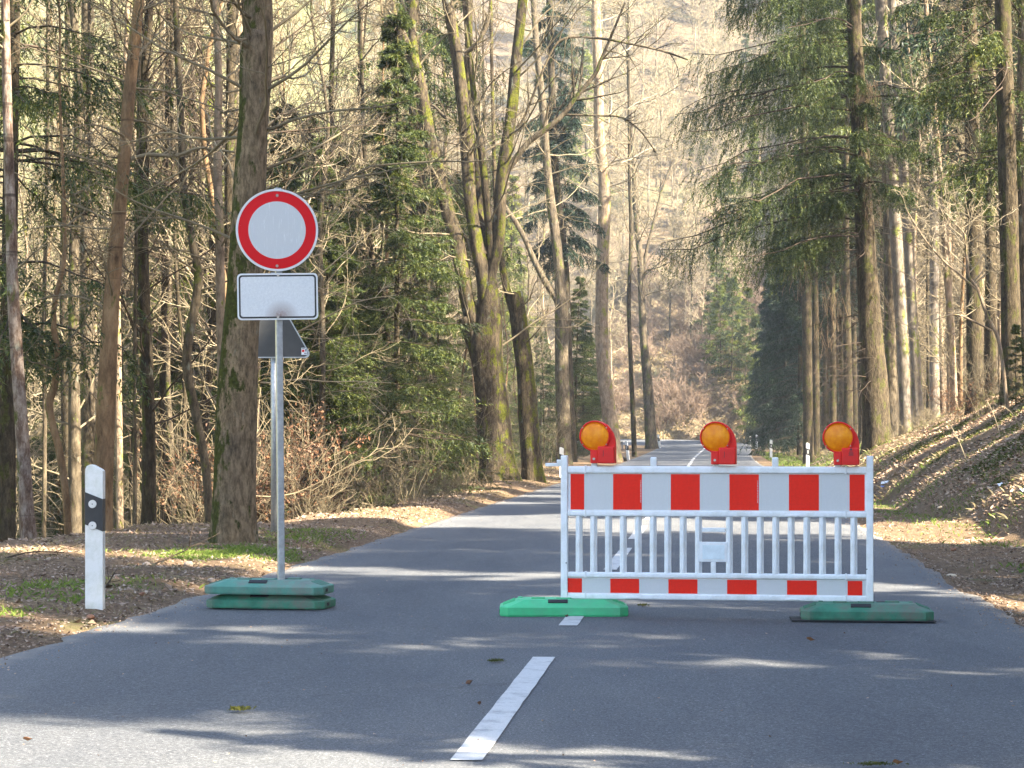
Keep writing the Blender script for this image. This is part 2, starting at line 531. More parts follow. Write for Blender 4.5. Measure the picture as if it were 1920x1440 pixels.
M['lens'] = lens_mat(); M['plate'] = plate_mat()
M['sign_face'] = scratch('sign_face', (.53, .55, .565), (.70, .72, .73))
M['sign_red'] = scratch('sign_red', (.60, .004, .010), (.70, .50, .50))
M['sign_rim'] = simple('sign_rim', (.66, .67, .68), .4, .04, 20)


# ------------------------------------------------------------------ object helpers
def tag(o, label=None, cat=None, group=None, kind=None):
    if label: o['label'] = label
    if cat: o['category'] = cat
    if group: o['group'] = group
    if kind: o['kind'] = kind
    return o


def empty(name, loc=(0, 0, 0), rz=0):
    o = bpy.data.objects.new(name, None)
    o.empty_display_size = .2
    o.location = loc
    o.rotation_euler = (0, 0, rz)
    col.objects.link(o)
    return o


def mesh_np(name, V, faces, mats, fm=None, smooth=False):
    """faces: list of int arrays (n,k); fm: list of material indices, one per array"""
    me = bpy.data.meshes.new(name)
    V = np.ascontiguousarray(V, dtype=np.float32)
    me.vertices.add(len(V))
    me.vertices.foreach_set('co', V.ravel())
    fs = [np.asarray(f, dtype=np.int32) for f in faces if len(f)]
    loops = np.concatenate([f.ravel() for f in fs])
    sizes = np.concatenate([np.full(len(f), f.shape[1], dtype=np.int32) for f in fs])
    starts = np.concatenate([[0], np.cumsum(sizes)[:-1]]).astype(np.int32)
    me.loops.add(len(loops))
    me.loops.foreach_set('vertex_index', loops)
    me.polygons.add(len(sizes))
    me.polygons.foreach_set('loop_start', starts)
    me.polygons.foreach_set('loop_total', sizes)
    for m in mats:
        me.materials.append(m)
    if fm is not None:
        mi = np.concatenate([np.full(len(f), k, dtype=np.int32) for f, k in zip([f for f in faces if len(f)], [k for f, k in zip(faces, fm) if len(f)])])
        me.polygons.foreach_set('material_index', mi)
    me.polygons.foreach_set('use_smooth', np.full(len(sizes), smooth, dtype=bool))
    me.update(calc_edges=True)
    return me


def link(name, me, parent=None, loc=None, rot=None):
    o = bpy.data.objects.new(name, me)
    if parent is not None: o.parent = parent
    if loc is not None: o.location = loc
    if rot is not None: o.rotation_euler = rot
    col.objects.link(o)
    return o


def copy_tree(root, loc, rz, scale=1.0, label=None):
    r = root.copy(); col.objects.link(r)
    r.location = loc; r.rotation_euler = (0, 0, rz); r.scale = (scale,) * 3 if not isinstance(scale, tuple) else scale
    if label: r['label'] = label
    for ch in KIDS.get(root.name, ()):
        c = ch.copy(); col.objects.link(c); c.parent = r
    return r


KIDS = {}


def bm_obj(name, bm, mat, parent=None, loc=(0, 0, 0), rot=(0, 0, 0), smooth=False):
    me = bpy.data.meshes.new(name)
    bmesh.ops.recalc_face_normals(bm, faces=bm.faces)
    bm.to_mesh(me); bm.free()
    if isinstance(mat, (list, tuple)):
        for m in mat: me.materials.append(m)
    else:
        me.materials.append(mat)
    if smooth:
        for p in me.polygons: p.use_smooth = True
    return link(name, me, parent, loc, rot)


def bm_box(bm, c, s, bev=0, seg=2):
    r = bmesh.ops.create_cube(bm, size=1)
    vsx = r['verts']
    for v in vsx:
        v.co = Vector((c[0] + v.co.x * s[0], c[1] + v.co.y * s[1], c[2] + v.co.z * s[2]))
    if bev:
        es = list({e for v in vsx for e in v.link_edges})
        bmesh.ops.bevel(bm, geom=es, offset=bev, segments=seg, affect='EDGES', profile=.6)
    return bm


def box(name, c, s, mat, parent=None, bev=0, seg=2):
    bm = bmesh.new()
    bm_box(bm, (0, 0, 0), s, bev, seg)
    return bm_obj(name, bm, mat, parent, c, smooth=False)


def bm_cyl(bm, r1, r2, depth, M4, seg=24):
    return bmesh.ops.create_cone(bm, cap_ends=True, cap_tris=False, segments=seg, radius1=r1, radius2=r2, depth=depth, matrix=M4)


def prism(bm, outline, y0, y1):
    """outline in x,z ; extruded from y0 to y1"""
    a = [bm.verts.new((x, y0, z)) for x, z in outline]
    b = [bm.verts.new((x, y1, z)) for x, z in outline]
    bm.faces.new(a); bm.faces.new(b[::-1])
    n = len(a)
    for i in range(n):
        bm.faces.new((a[i], b[i], b[(i + 1) % n], a[(i + 1) % n]))
    return bm


# ------------------------------------------------------------------ tubes (batched)
def tubes(P, R, s=5, V0=0, taper_tip=True):
    """P (m,n,3) polylines, R (m,n) radii -> vertices, quads"""
    P = np.asarray(P, float); R = np.asarray(R, float)
    m, n, _ = P.shape
    T = np.gradient(P, axis=1)
    T /= np.linalg.norm(T, axis=2, keepdims=True) + 1e-9
    ref = np.where(np.abs(T[:, :1, 2:3]) > .8, np.array([1., 0, 0]), np.array([0, 0, 1.]))
    ref = np.broadcast_to(ref, T.shape)
    A = np.cross(T, ref); A /= np.linalg.norm(A, axis=2, keepdims=True) + 1e-9
    B = np.cross(T, A)
    an = np.linspace(0, 2 * np.pi, s, endpoint=False)
    V = P[:, :, None, :] + R[:, :, None, None] * (np.cos(an)[None, None, :, None] * A[:, :, None, :] + np.sin(an)[None, None, :, None] * B[:, :, None, :])
    V = V.reshape(-1, 3)
    idx = np.arange(m * n * s).reshape(m, n, s)
    a = idx[:, :-1, :]; b = idx[:, 1:, :]
    q = np.stack([a, np.roll(a, -1, 2), np.roll(b, -1, 2), b], -1).reshape(-1, 4)
    return V, q + V0


def norm(v):
    return v / (np.linalg.norm(v, axis=-1, keepdims=True) + 1e-9)


def grow(p0, d0, L, n, wob, up, rng):
    """random walking polylines: p0 (m,3), d0 (m,3), L (m,)"""
    m = len(p0)
    P = np.empty((m, n, 3)); P[:, 0] = p0
    d = norm(d0)
    for i in range(1, n):
        d = norm(d + rng.normal(0, wob, (m, 3)) + np.array([0, 0, up]))
        P[:, i] = P[:, i - 1] + d * (L / (n - 1))[:, None]
    return P


def children(P, R, k, ang, rng, t0=.25, lenf=(.35, .6), n=6, wob=.16, up=.05, taper=.15, rf=.55, minr=.004):
    m, nn, _ = P.shape
    Lp = np.linalg.norm(np.diff(P, axis=1), axis=2).sum(1)
    t = rng.uniform(t0, .98, (m, k)) * (nn - 1)
    i = np.clip(t.astype(int), 0, nn - 2); f = t - i
    mi = np.arange(m)[:, None]
    p = P[mi, i] * (1 - f[..., None]) + P[mi, i + 1] * f[..., None]
    tg = norm(P[mi, i + 1] - P[mi, i])
    r = (R[mi, i] * (1 - f) + R[mi, i + 1] * f) * rf
    rn = rng.normal(0, 1, tg.shape)
    perp = norm(rn - (rn * tg).sum(-1, keepdims=True) * tg)
    a = np.radians(rng.uniform(ang[0], ang[1], (m, k)))[..., None]
    d = tg * np.cos(a) + perp * np.sin(a)
    L = Lp[:, None] * rng.uniform(lenf[0], lenf[1], (m, k)) * (1.1 - .55 * t / (nn - 1))
    P2 = grow(p.reshape(-1, 3), d.reshape(-1, 3), L.ravel(), n, wob, up, rng)
    r = np.maximum(r.ravel(), minr)
    R2 = r[:, None] * np.linspace(1, taper, n)[None, :]
    R2 = np.maximum(R2, minr * .7)
    return P2, R2


def catmull(pts, k):
    """smooth a polyline of rows (x,y,z,r)"""
    p = np.array(pts, float)
    p = np.vstack([2 * p[0] - p[1], p, 2 * p[-1] - p[-2]])
    out = []
    for i in range(1, len(p) - 2):
        for t in np.linspace(0, 1, k, endpoint=False):
            a, b, c, d = p[i - 1], p[i], p[i + 1], p[i + 2]
            out.append(.5 * ((2 * b) + (-a + c) * t + (2 * a - 5 * b + 4 * c - d) * t * t + (-a + 3 * b - 3 * c + d) * t ** 3))
    out.append(p[-2])
    o = np.array(out); o[:, 3] = np.maximum(o[:, 3], .004)
    return o


def knobby(V, amp, seed=0, f=3.0):
    """push trunk vertices in and out a little"""
    n = np.sin(V[:, 0] * 9 * f + seed) * np.cos(V[:, 1] * 9 * f + seed * 2) + np.sin(V[:, 2] * 1.7 * f + seed * 3 + V[:, 0] * 5)
    return n * amp


# ------------------------------------------------------------------ tree generators
def trunk_mesh(paths, mat, sides=14, k=6, amp=.015, name='trunk', flare=True):
    """paths: list of rows (x,y,z,r); joined in one mesh, stems root inside one another"""
    Vs, Qs, o = [], [], 0
    for j, pts in enumerate(paths):
        c = catmull(pts, k)
        P = c[None, :, :3]; R = c[None, :, 3].copy()
        if flare and j == 0:
            h = c[:, 2] - c[0, 2]
            fl = 1 + .22 * np.exp(-np.clip(h - .2, 0, None) / .35)
            R = R * fl[None]
        V, q = tubes(P, R, sides, o)
        n = len(c)
        cen = np.repeat(c[:, :3], sides, axis=0)
        d = V - cen
        rr = np.linalg.norm(d, axis=1, keepdims=True)
        an = np.tile(np.arange(sides), n) / sides * 2 * np.pi
        hh = cen[:, 2]
        bumpn = np.sin(an * 3 + hh * .7 + j) * .5 + np.sin(an * 5 - hh * 1.3 + 2 * j) * .35 + np.sin(hh * 3.1 + an * 2) * .3
        if flare and j == 0:
            h0 = np.repeat(np.clip(c[:, 2] - c[0, 2], 0, None), sides)
            bumpn = bumpn * (1 + 3.0 * np.exp(-h0 / .4))
        V = cen + d * (1 + (amp * 5) * bumpn[:, None] * np.minimum(1, rr / .05))
        Vs.append(V); Qs.append(q); o += len(V)
    return mesh_np(name, np.vstack(Vs), [np.vstack(Qs)], [mat], smooth=True)


def branch_set(p0, d0, L, r0, levels, rng, mat, up=.04, wob=.13, minr=.004, name='branches', n0=9, ang=(30, 65), smax=6, cull=None):
    """levels: list of child counts"""
    P = grow(p0, d0, L, n0, wob, up, rng)
    R = r0[:, None] * np.linspace(1, .25, n0)[None]
    Vs, Qs, o = [], [], 0
    V, q = tubes(P, np.maximum(R, minr), smax, o); Vs.append(V); Qs.append(q); o += len(V)
    for li, k in enumerate(levels):
        last = li == len(levels) - 1
        P, R = children(P, R, k, ang, rng, n=5 if not last else 4, lenf=(.30, .6), wob=.2, up=up, minr=minr)
        if cull is not None:
            keep = P[:, :, 2].min(1) > cull
            P, R = P[keep], R[keep]
        V, q = tubes(P, R, 4 if not last else 3, o); Vs.append(V); Qs.append(q); o += len(V)
    return mesh_np(name, np.vstack(Vs), [np.vstack(Qs)], [mat], smooth=True)


def bare_branches(H, r, base, nb, levels, rng, mat, spread=.32, minr=.006, up=.06, lean=(0, 0), elev=(10, 50), path=None):
    """crown of a bare tree whose trunk goes up the z axis (or follows path)"""
    h = base + (H - base) * np.sort(rng.uniform(0, 1, nb)) ** .9
    az = rng.uniform(0, 2 * np.pi, nb)
    e = np.radians(rng.uniform(elev[0], elev[1], nb)) + np.radians(25) * (h / H)
    d = np.stack([np.cos(az) * np.cos(e), np.sin(az) * np.cos(e), np.sin(e)], 1)
    L = spread * H * (1.15 - .75 * (h - base) / (H - base + .01)) * rng.uniform(.6, 1.15, nb)
    if path is not None:
        c = catmull(path, 6)
        x = np.interp(h, c[:, 2] - c[0, 2], c[:, 0]); y = np.interp(h, c[:, 2] - c[0, 2], c[:, 1]); z = h + c[0, 2]
        rr = np.interp(h, c[:, 2] - c[0, 2], c[:, 3])
    else:
        x = lean[0] * h; y = lean[1] * h; z = h; rr = r * (1 - h / H) + .01
    p = np.stack([x, y, z], 1)
    return branch_set(p, d, L, np.clip(rr * .22, minr * 1.3, .004 + .012 * H / 14), levels, rng, mat, up=up, minr=minr)


def spruce_parts(H, base, Rm, rng, nbr=110, twigs=20, sprigs=10, leaf=.16, hang=.6, droop=.35, dead=0, top=.06, sector=None, shape=1.0, fat=.12):
    """spruce foliage: boughs -> twigs -> needle sprigs.  returns (wood V,q), (needle V,tris)"""
    h = base + (H - base) * rng.uniform(0, 1, nbr) ** 1.0
    az = rng.uniform(0, 2 * np.pi, nbr) if sector is None else rng.uniform(sector[0], sector[1], nbr)
    f = 1 - (h - base) / (H - base)
    L = Rm * (top + (1 - top) * np.minimum(1, f ** shape * 1.0)) * rng.uniform(.65, 1.12, nbr)
    n = 7
    out = np.stack([np.cos(az), np.sin(az), np.zeros(nbr)], 1)
    t = np.linspace(0, 1, n)
    rise = rng.uniform(-.05, .25, nbr)
    P = np.zeros((nbr, n, 3))
    P[:, :, 2] = h[:, None]
    P += out[:, None, :] * (L[:, None] * t)[..., None]
    P[:, :, 2] += L[:, None] * (rise[:, None] * t - (droop + rise[:, None]) * t ** 2 + .18 * t ** 4)
    P += rng.normal(0, .02, P.shape) * L[:, None, None] * t[None, :, None]
    R = (.006 + .005 * L)[:, None] * np.linspace(1, .25, n)[None]
    Vw, qw = tubes(P, R, 4)
    # twigs
    k = twigs
    tt = rng.uniform(.12, 1.0, (nbr, k)) ** .8 * (n - 1) * .999
    i = tt.astype(int); ff = tt - i
    mi = np.arange(nbr)[:, None]
    p = P[mi, i] * (1 - ff[..., None]) + P[mi, i + 1] * ff[..., None]
    sd = np.where(rng.random((nbr, k)) < .5, 1, -1)[..., None] * np.stack([-np.sin(az), np.cos(az), 0 * az], 1)[:, None, :]
    tf = (tt / (n - 1))[..., None]
    d = norm(out[:, None, :] * rng.uniform(.3, .9, (nbr, k, 1)) + sd * rng.uniform(.3, 1.0, (nbr, k, 1)) + np.array([0, 0, -1]) * hang * rng.uniform(.3, 1.7, (nbr, k, 1)))
    Lt = (L[:, None] * rng.uniform(.18, .42, (nbr, k)) * (1.15 - .55 * tf[..., 0]) + .12)
    Lt = np.minimum(Lt, 1.1)
    m = nbr * k
    p = p.reshape(-1, 3); d = d.reshape(-1, 3); Lt = Lt.ravel()
    n2 = 5
    Q = grow(p, d, Lt, n2, .10, -.10 * hang, rng)
    # sprigs along the twigs, herringbone
    s = sprigs
    ts = (np.arange(s)[None, :] + rng.uniform(0, 1, (m, s))) / s * (n2 - 1) * .999
    ii = ts.astype(int); fs = ts - ii
    mj = np.arange(m)[:, None]
    a = Q[mj, ii] * (1 - fs[..., None]) + Q[mj, ii + 1] * fs[..., None]
    tg = norm(Q[mj, ii + 1] - Q[mj, ii])
    rn = rng.normal(0, 1, tg.shape) + np.array([0, 0, -.15])
    pe = norm(rn - (rn * tg).sum(-1, keepdims=True) * tg)
    dd = norm(tg * rng.uniform(.5, 1.2, (m, s, 1)) + pe * .75)
    ln = leaf * rng.uniform(.6, 1.25, (m, s, 1))
    wd = norm(np.cross(dd, rng.normal(0, 1, dd.shape))) * leaf * fat
    a = a.reshape(-1, 3); dd = (dd * ln).reshape(-1, 3); wd = wd.reshape(-1, 3)
    V = np.stack([a - wd * .6, a + wd * .6, a + dd * .55 + wd, a + dd, a + dd * .55 - wd], 1)
    V = np.stack([a - wd, a + wd * .8, a + dd], 1)
    tris = np.arange(len(a) * 3).reshape(-1, 3)
    return (Vw, qw), (V.reshape(-1, 3), tris)


def dead_twigs(H0, H1, r, n, rng, length=1.2, minr=.005):
    """short dead side branches on a bare lower trunk"""
    h = rng.uniform(H0, H1, n); az = rng.uniform(0, 6.283, n)
    p = np.stack([np.cos(az) * r * .5, np.sin(az) * r * .5, h], 1)
    e = rng.uniform(-.5, .15, n)
    d = np.stack([np.cos(az), np.sin(az), e], 1)
    L = length * rng.uniform(.3, 1.2, n)
    P = grow(p, d, L, 5, .12, -.06, rng)
    R = np.maximum(.011 * np.linspace(1, .3, 5)[None] * np.ones((n, 1)), minr)
    P2, R2 = children(P, R, 5, (30, 70), rng, n=4, up=-.06, minr=minr * .8)
    V1, q1 = tubes(P, R, 3); V2, q2 = tubes(P2, R2, 3, len(V1))
    return np.vstack([V1, V2]), np.vstack([q1, q2])


def leaf_quads(c, size, rng, flat=.0, aspect=.6):
    """scattered leaf blades (two triangles, folded)"""
    n = len(c)
    a = rng.normal(0, 1, (n, 3)); a[:, 2] *= (1 - flat); a = norm(a)
    nn = rng.normal(0, 1, (n, 3)); nn[:, 2] = np.where(flat > 0, nn[:, 2] + 3 * flat, nn[:, 2]); 
    b = norm(np.cross(a, nn))
    s = size * rng.uniform(.6, 1.3, (n, 1))
    up = norm(np.cross(a, b)) * s * .22
    V = np.stack([c - a * s * .5, c + b * s * aspect * .5 + up, c + a * s * .5, c - b * s * aspect * .5 + up], 1).reshape(-1, 3)
    i = np.arange(n)[:, None] * 4
    T = np.vstack([i + np.array([[0, 1, 2]]), i + np.array([[0, 2, 3]])])
    return V, T


def blades(c, h, rng, w=.006, lean=.5):
    n = len(c)
    d = np.stack([rng.normal(0, lean, n), rng.normal(0, lean, n), np.ones(n)], 1)
    d = norm(d) * (h * rng.uniform(.5, 1.3, n))[:, None]
    s = norm(np.cross(d, rng.normal(0, 1, (n, 3)))) * w
    sag = np.stack([d[:, 0] * .5, d[:, 1] * .5, -.2 * np.linalg.norm(d[:, :2], axis=1)], 1)
    V = np.stack([c - s, c + s, c + d * .55 + s * .8, c + d + sag], 1).reshape(-1, 3)
    i = np.arange(n)[:, None] * 4
    return V, np.vstack([i + np.array([[0, 1, 2]]), i + np.array([[0, 2, 3]])])

# ================================================================== SETTING
def grid(us, vs_, name, mat):
    U, Vv = np.meshgrid(us, vs_)
    Z = ground_uv(U, Vv)
    X, Y = uv2xy(U, Vv)
    V = np.stack([X, Y, Z], -1).reshape(-1, 3)
    idx = np.arange(len(V)).reshape(U.shape)
    q = np.stack([idx[:-1, :-1], idx[:-1, 1:], idx[1:, 1:], idx[1:, :-1]], -1).reshape(-1, 4)
    o = link(name, mesh_np(name, V, [q], [mat], smooth=True))
    return tag(o, kind='structure')


us = np.unique(np.round(np.concatenate([np.arange(-140, -20, 2.0), np.arange(-20, -9, .5), np.arange(-9, 9, .2), np.arange(9, 20, .5), np.arange(20, 90, 2.0)]), 3))
grid(us, np.concatenate([np.arange(-30, 4, 1.0), np.arange(4, 55, .25), np.arange(55, 110, .7), np.arange(110, 200.1, 1.5)]), 'ground', M['ground'])
grid(np.arange(-140, 90.1, 1.5), np.concatenate([[199.5], np.arange(201, 260, .8), np.arange(260, 440, 3.0)]), 'hillside', M['hill'])

# road sheet
def cl_frame():
    T = np.gradient(CL, axis=0); T /= np.linalg.norm(T, axis=1, keepdims=True)
    N = np.stack([T[:, 1], -T[:, 0]], 1)         # to the right
    return T, N
CT_, CN_ = cl_frame()
offs = np.array([-2.96, -2.93, -2.84, -2.7, -2.45, -1.9, -.9, 0, .9, 1.9, 2.4, 2.65, 2.78, 2.86, 2.89])
edge = np.array([1., 1, .85, .6, .3, .0, 0, 0, 0, 0, .15, .4, .7, 1, 1])
sid = np.interp(np.arange(0, len(CL) - 1, .25), np.arange(len(CL)), np.arange(len(CL)))
Cx = np.interp(sid, np.arange(len(CL)), CL[:, 0]); Cy = np.interp(sid, np.arange(len(CL)), CL[:, 1])
Nx = np.interp(sid, np.arange(len(CL)), CN_[:, 0]); Ny = np.interp(sid, np.arange(len(CL)), CN_[:, 1])
Cz = np.interp(sid, np.arange(len(CL)), CLz); Cs = np.interp(sid, np.arange(len(CL)), CLs)
wide = 1 + .09 * sstep(120, 175, Cs)
O = np.outer(wide, offs)
jag = vnoise(Cs, Cs * 0, 2.2, 4) * .09 + vnoise(Cs, Cs * 0, 7, 9) * .06
jag2 = vnoise(Cs, Cs * 0 + 5, 2.2, 14) * .10 + vnoise(Cs, Cs * 0, 7, 19) * .07
O[:, :2] += jag[:, None]; O[:, -2:] += jag2[:, None]
U = Cx[:, None] + Nx[:, None] * O; V_ = Cy[:, None] + Ny[:, None] * O
X, Y = uv2xy(U, V_)
Z = np.repeat(Cz[:, None], len(offs), 1) - .012 * np.abs(offs)[None] / 3
bank = .055 * sstep(150, 176, Cs)      # superelevation of the bend
Z += bank[:, None] * (O + 2.9)
Z[:, 0] -= .06; Z[:, -1] -= .06 + 7 * bank
Vr = np.stack([X, Y, Z], -1).reshape(-1, 3)
idx = np.arange(len(Vr)).reshape(U.shape)
q = np.stack([idx[:-1, :-1], idx[:-1, 1:], idx[1:, 1:], idx[1:, :-1]], -1).reshape(-1, 4)
me = mesh_np('road', Vr, [q], [M['asphalt']], smooth=True)
at = me.attributes.new('edge', 'FLOAT', 'POINT')
at.data.foreach_set('value', np.tile(edge, len(sid)).astype(np.float32))
trk = np.array([0, 0, 0, 0, .5, 1., .7, 0, .7, 1, .5, 0, 0, 0, 0])
at = me.attributes.new('track', 'FLOAT', 'POINT')
at.data.foreach_set('value', np.tile(trk, len(sid)).astype(np.float32))
road = tag(link('road', me), kind='structure')


def dash(s0, s1, w=.12, name='lane_dash'):
    ss = np.linspace(s0, s1, 18)
    f = np.interp(ss, CLs, np.arange(len(CL)))
    cx = np.interp(f, np.arange(len(CL)), CL[:, 0]); cy = np.interp(f, np.arange(len(CL)), CL[:, 1])
    nx = np.interp(f, np.arange(len(CL)), CN_[:, 0]); ny = np.interp(f, np.arange(len(CL)), CN_[:, 1])
    z = np.interp(ss, CLs, CLz) + .005 + .055 * 2.9 * sstep(150, 176, ss)
    rg = np.random.default_rng(int(s0 * 10) + 500)
    V = []
    for sgn in (-1, 1):
        o = sgn * (w / 2 + rg.normal(0, .0011, 18))
        x, y = uv2xy(cx + nx * o, cy + ny * o)
        V.append(np.stack([x, y, z], 1))
    V = np.stack(V, 1).reshape(-1, 3)
    i = np.arange(17)[:, None] * 2
    return link(name, mesh_np(name, V, [i + np.array([[0, 1, 3, 2]])], [M['paint']]), road)


for k in range(-4, 30):
    s0 = 8.43 + 6 * k
    dash(s0, s0 + 3.95)

# guard rail on the inside of the far bend
gr = empty('guard_rail', (0, 0, 0))
tag(gr, 'dark low guard rail on posts beside the far bend, left of the road', 'guard rail')
gp = [(-6.2, 160), (-7.2, 165.5), (-9.2, 170.5), (-12.5, 175), (-17, 178.5), (-23, 181), (-29, 182)]
gp3 = []
for (u, v) in gp:
    x, y = uv2xy(u, v); gp3.append((x, y, float(gz(x, y)) + .42, .12))
c = catmull(gp3, 6)
V, q = tubes(c[None, :, :3], np.full((1, len(c)), .075), 6)
link('rail', mesh_np('rail', V, [q], [M['rail_metal']]), gr)
for i in range(0, len(c), 3):
    x, y, z = c[i, :3]
    box('rail_post', (x, y + .1, z - .42), (.1, .1, .95), M['rail_metal'], gr, 0)

# ================================================================== BARRIER, SIGN, FEET
def foot_block(label, mat, loc, rz, L=.85, Dp=.40, H=.108, cat='base block', cond=None):
    r = empty('base_block', loc, rz)
    tag(r, label, cat, 'green footplates')
    bm = bmesh.new()
    def ring(lx, ly, cx, z):
        x, y = lx / 2, ly / 2
        pts = [(-x + cx, -y), (x - cx, -y), (x, -y + cx), (x, y - cx), (x - cx, y), (-x + cx, y), (-x, y - cx), (-x, -y + cx)]
        return [bm.verts.new((a, b, z)) for a, b in pts]
    hv = H * .60
    rs = [ring(L - .01, Dp - .01, .05, 0), ring(L, Dp, .055, .012), ring(L, Dp, .055, hv - .006), ring(L - .012, Dp - .012, .055, hv), ring(L - .23, Dp - .12, .045, H - .004), ring(L - .24, Dp - .13, .045, H)]
    bm.faces.new(rs[0][::-1]); bm.faces.new(rs[-1])
    for a, b in zip(rs, rs[1:]):
        for i in range(8):
            bm.faces.new((a[i], a[(i + 1) % 8], b[(i + 1) % 8], b[i]))
    bm_obj('block', bm, mat, r)
    # grip slots as black strips in place of recess shade, and raised pads
    for x, y, sx, sy in ((-.17, -.04, .09, .05), (.17, .04, .09, .05)):
        box('stacking_pad', (x, y, H + .004), (sx, sy, .014), mat, r, .003)
    for x in (-.29, .29):
        box('stud', (x, .06, H - .001), (.03, .03, .016), mat, r, .004)
    bm = bmesh.new()
    bm_box(bm, (0, 0, 0), (.13, .035, .014), .002)
    bm_obj('grip_slot', bm, M['rubber'], r, (-.04, -Dp / 2 + .052, hv + (H - hv) * .72), (.5, 0, 0))
    box('tube_socket', (.0, .0, H + .002), (.10, .08, .01), mat, r, .002)
    box('socket_slot', (.12, .06, H + .001), (.10, .03, .006), M['rubber'], r)  # black strip painting the shade inside the slot
    sl = math.atan2(H - hv, .11)
    for x in (-1, 1):
        for yy in (-.09, -.045, 0, .045, .09):
            bm = bmesh.new(); bm_box(bm, (0, 0, 0), (.085, .012, .006), .001)
            bm_obj('end_rib', bm, mat, r, (x * (L / 2 - .060), yy, (hv + H) / 2 + .001), (0, x * sl, 0))
    for x in (-1, 1):
        bm = bmesh.new(); bm_box(bm, (0, 0, 0), (.02, .05, .022), .002)
        bm_obj('end_notch', bm, M['rubber'], r, (x * (L / 2 - .006), -.06, .028))  # black block painting the shade inside the notch
    return r


bL = np.array([(1058.5 - 960) / F * 15.4, 15.4]); bR = np.array([(1631 - 960) / F * 15.1, 15.1])
bang = math.atan2(bR[1] - bL[1], bR[0] - bL[0]); bw = float(np.linalg.norm(bR - bL))
foot_block('bright clean green footplate under the left end of the barrier', M['green_new'], (0.345, 15.40, 0), -.01)
foot_block('dull weathered green footplate under the right end of the barrier', M['green_old'], (2.305, 15.02, 0.006), -.10, H=.10)
foot_block('lower dark green footplate of the stack beneath the round road sign', M['green_old'], (-1.68, 16.1, 0), -.19, H=.094)
foot_block('upper faded green footplate of the stack holding the round road sign', M['green_old2'], (-1.69, 16.08, .098), -.175, H=.094)
o = box('rubber_mat', (2.27, 14.97, .003), (.92, .34, .006), M['rubber'])
o.rotation_euler = (0, 0, -.07)
tag(o, 'thin black rubber mat under the right weathered footplate', 'rubber mat')

bar = empty('barrier_fence', (bL[0], bL[1], 0), bang)
tag(bar, 'white plastic barrier fence with red and white striped panels across the road', 'barrier')
KX = bw / 572.5
bx = lambda px: (px - 1058.5) * KX
bz = lambda py: CAMH - (py - HOR) * 15.4 / F
W = M['white_plastic']
for i, px in enumerate((1058.5, 1631)):
    box('end_post', (bx(px), 0, (bz(854) + bz(1125)) / 2), (.046, .05, bz(854) - bz(1125)), W, bar, .008, 3)
def rail(name, y0, y1, dep=.045):
    box(name, ((bx(1065) + bx(1625)) / 2, 0, (bz(y0) + bz(y1)) / 2), (bx(1625) - bx(1064), dep, bz(y0) - bz(y1)), W, bar, .012, 3)
rail('top_rail', 874, 887.0); rail('middle_rail', 956.5, 967.5); rail('lower_rail', 1072, 1082); rail('bottom_rail', 1111.5, 1122.5)
for px in (1099, 1587):
    for y0, y1 in ((874, 887), (956.5, 967.5), (1072, 1082), (1111.5, 1122.5)):
        box('rail_collar', (bx(px), 0, (bz(y0) + bz(y1)) / 2), (.012, .052, bz(y0) - bz(y1) + .008), W, bar, .003)
for px in (1188, 1487):
    for y in (964.5, 1119):
        box('oval_lug', (bx(px), -.022, bz(y)), (.085, .018, .013), W, bar, .004)
# retroreflective sheets
for (y0, y1, cuts) in ((888.5, 955, (1069, 1070.3, 1096.3, 1151.3, 1205.8, 1260.5, 1315, 1370.6, 1425.5, 1481.5, 1537, 1593.6, 1621.4, 1623)),
                       (1084, 1110.5, (1064, 1065.2, 1092, 1146, 1200.6, 1256, 1310.6, 1366.3, 1421.5, 1478, 1533.2, 1590, 1617, 1623))):
    zc = (bz(y0) + bz(y1)) / 2; h = bz(y0) - bz(y1)
    box('backing_panel', ((bx(1064) + bx(1625)) / 2, .003, zc), (bx(1625) - bx(1064), .016, h + .01), W, bar)
    for j in range(len(cuts) - 1):
        red = j % 2 == 1
        w_ = bx(cuts[j + 1]) - bx(cuts[j])
        if w_ < .008: continue
        box('red_sheet' if red else 'white_sheet', ((bx(cuts[j]) + bx(cuts[j + 1])) / 2, -.0065 if red else -.0055, zc), (w_ - (.0 if red else .001), .003, h), M['sheet_red'] if red else M['sheet_white'], bar)
# faint printed marks down the edge of two red sheets
for px in (1203.6, 1423.4):
    for k in range(13):
        y = 901 + k * 3.3 + (k % 3) * .3
        box('printed_mark', (bx(px), -.0085, bz(y)), (.0045, .001, .0065 + .002 * (k % 2)), M['sheet_white'], bar)
# upright bars: faceted front, shared mesh
bm = bmesh.new()
hb = bz(967) - bz(1072.5)
prof = [(-.0225, .018), (-.0225, -.006), (-.010, -.020), (.004, -.020), (.0225, .002), (.0225, .018)]
a = [bm.verts.new((x, y, -hb / 2)) for x, y in prof]; b_ = [bm.verts.new((x, y, hb / 2)) for x, y in prof]
bm.faces.new(a); bm.faces.new(b_[::-1])
for i in range(6): bm.faces.new((a[i], b_[i], b_[(i + 1) % 6], a[(i + 1) % 6]))
first = None
for c1 in (296, 391, 488, 584, 681, 778, 873, 972, 1071): 
    x = bx(1000 + c1 / 3.428)
    if first is None:
        first = bm_obj('upright_bar', bm, W, bar, (x, 0, (bz(967) + bz(1072.5)) / 2))
    else:
        link('upright_bar', first.data, bar, (x, 0, (bz(967) + bz(1072.5)) / 2))
for c1 in (104, 203, 302, 401, 499, 599, 698, 797, 897):
    link('upright_bar', first.data, bar, (bx(1340 + c1 / 3.43), 0, (bz(967) + bz(1072.5)) / 2))
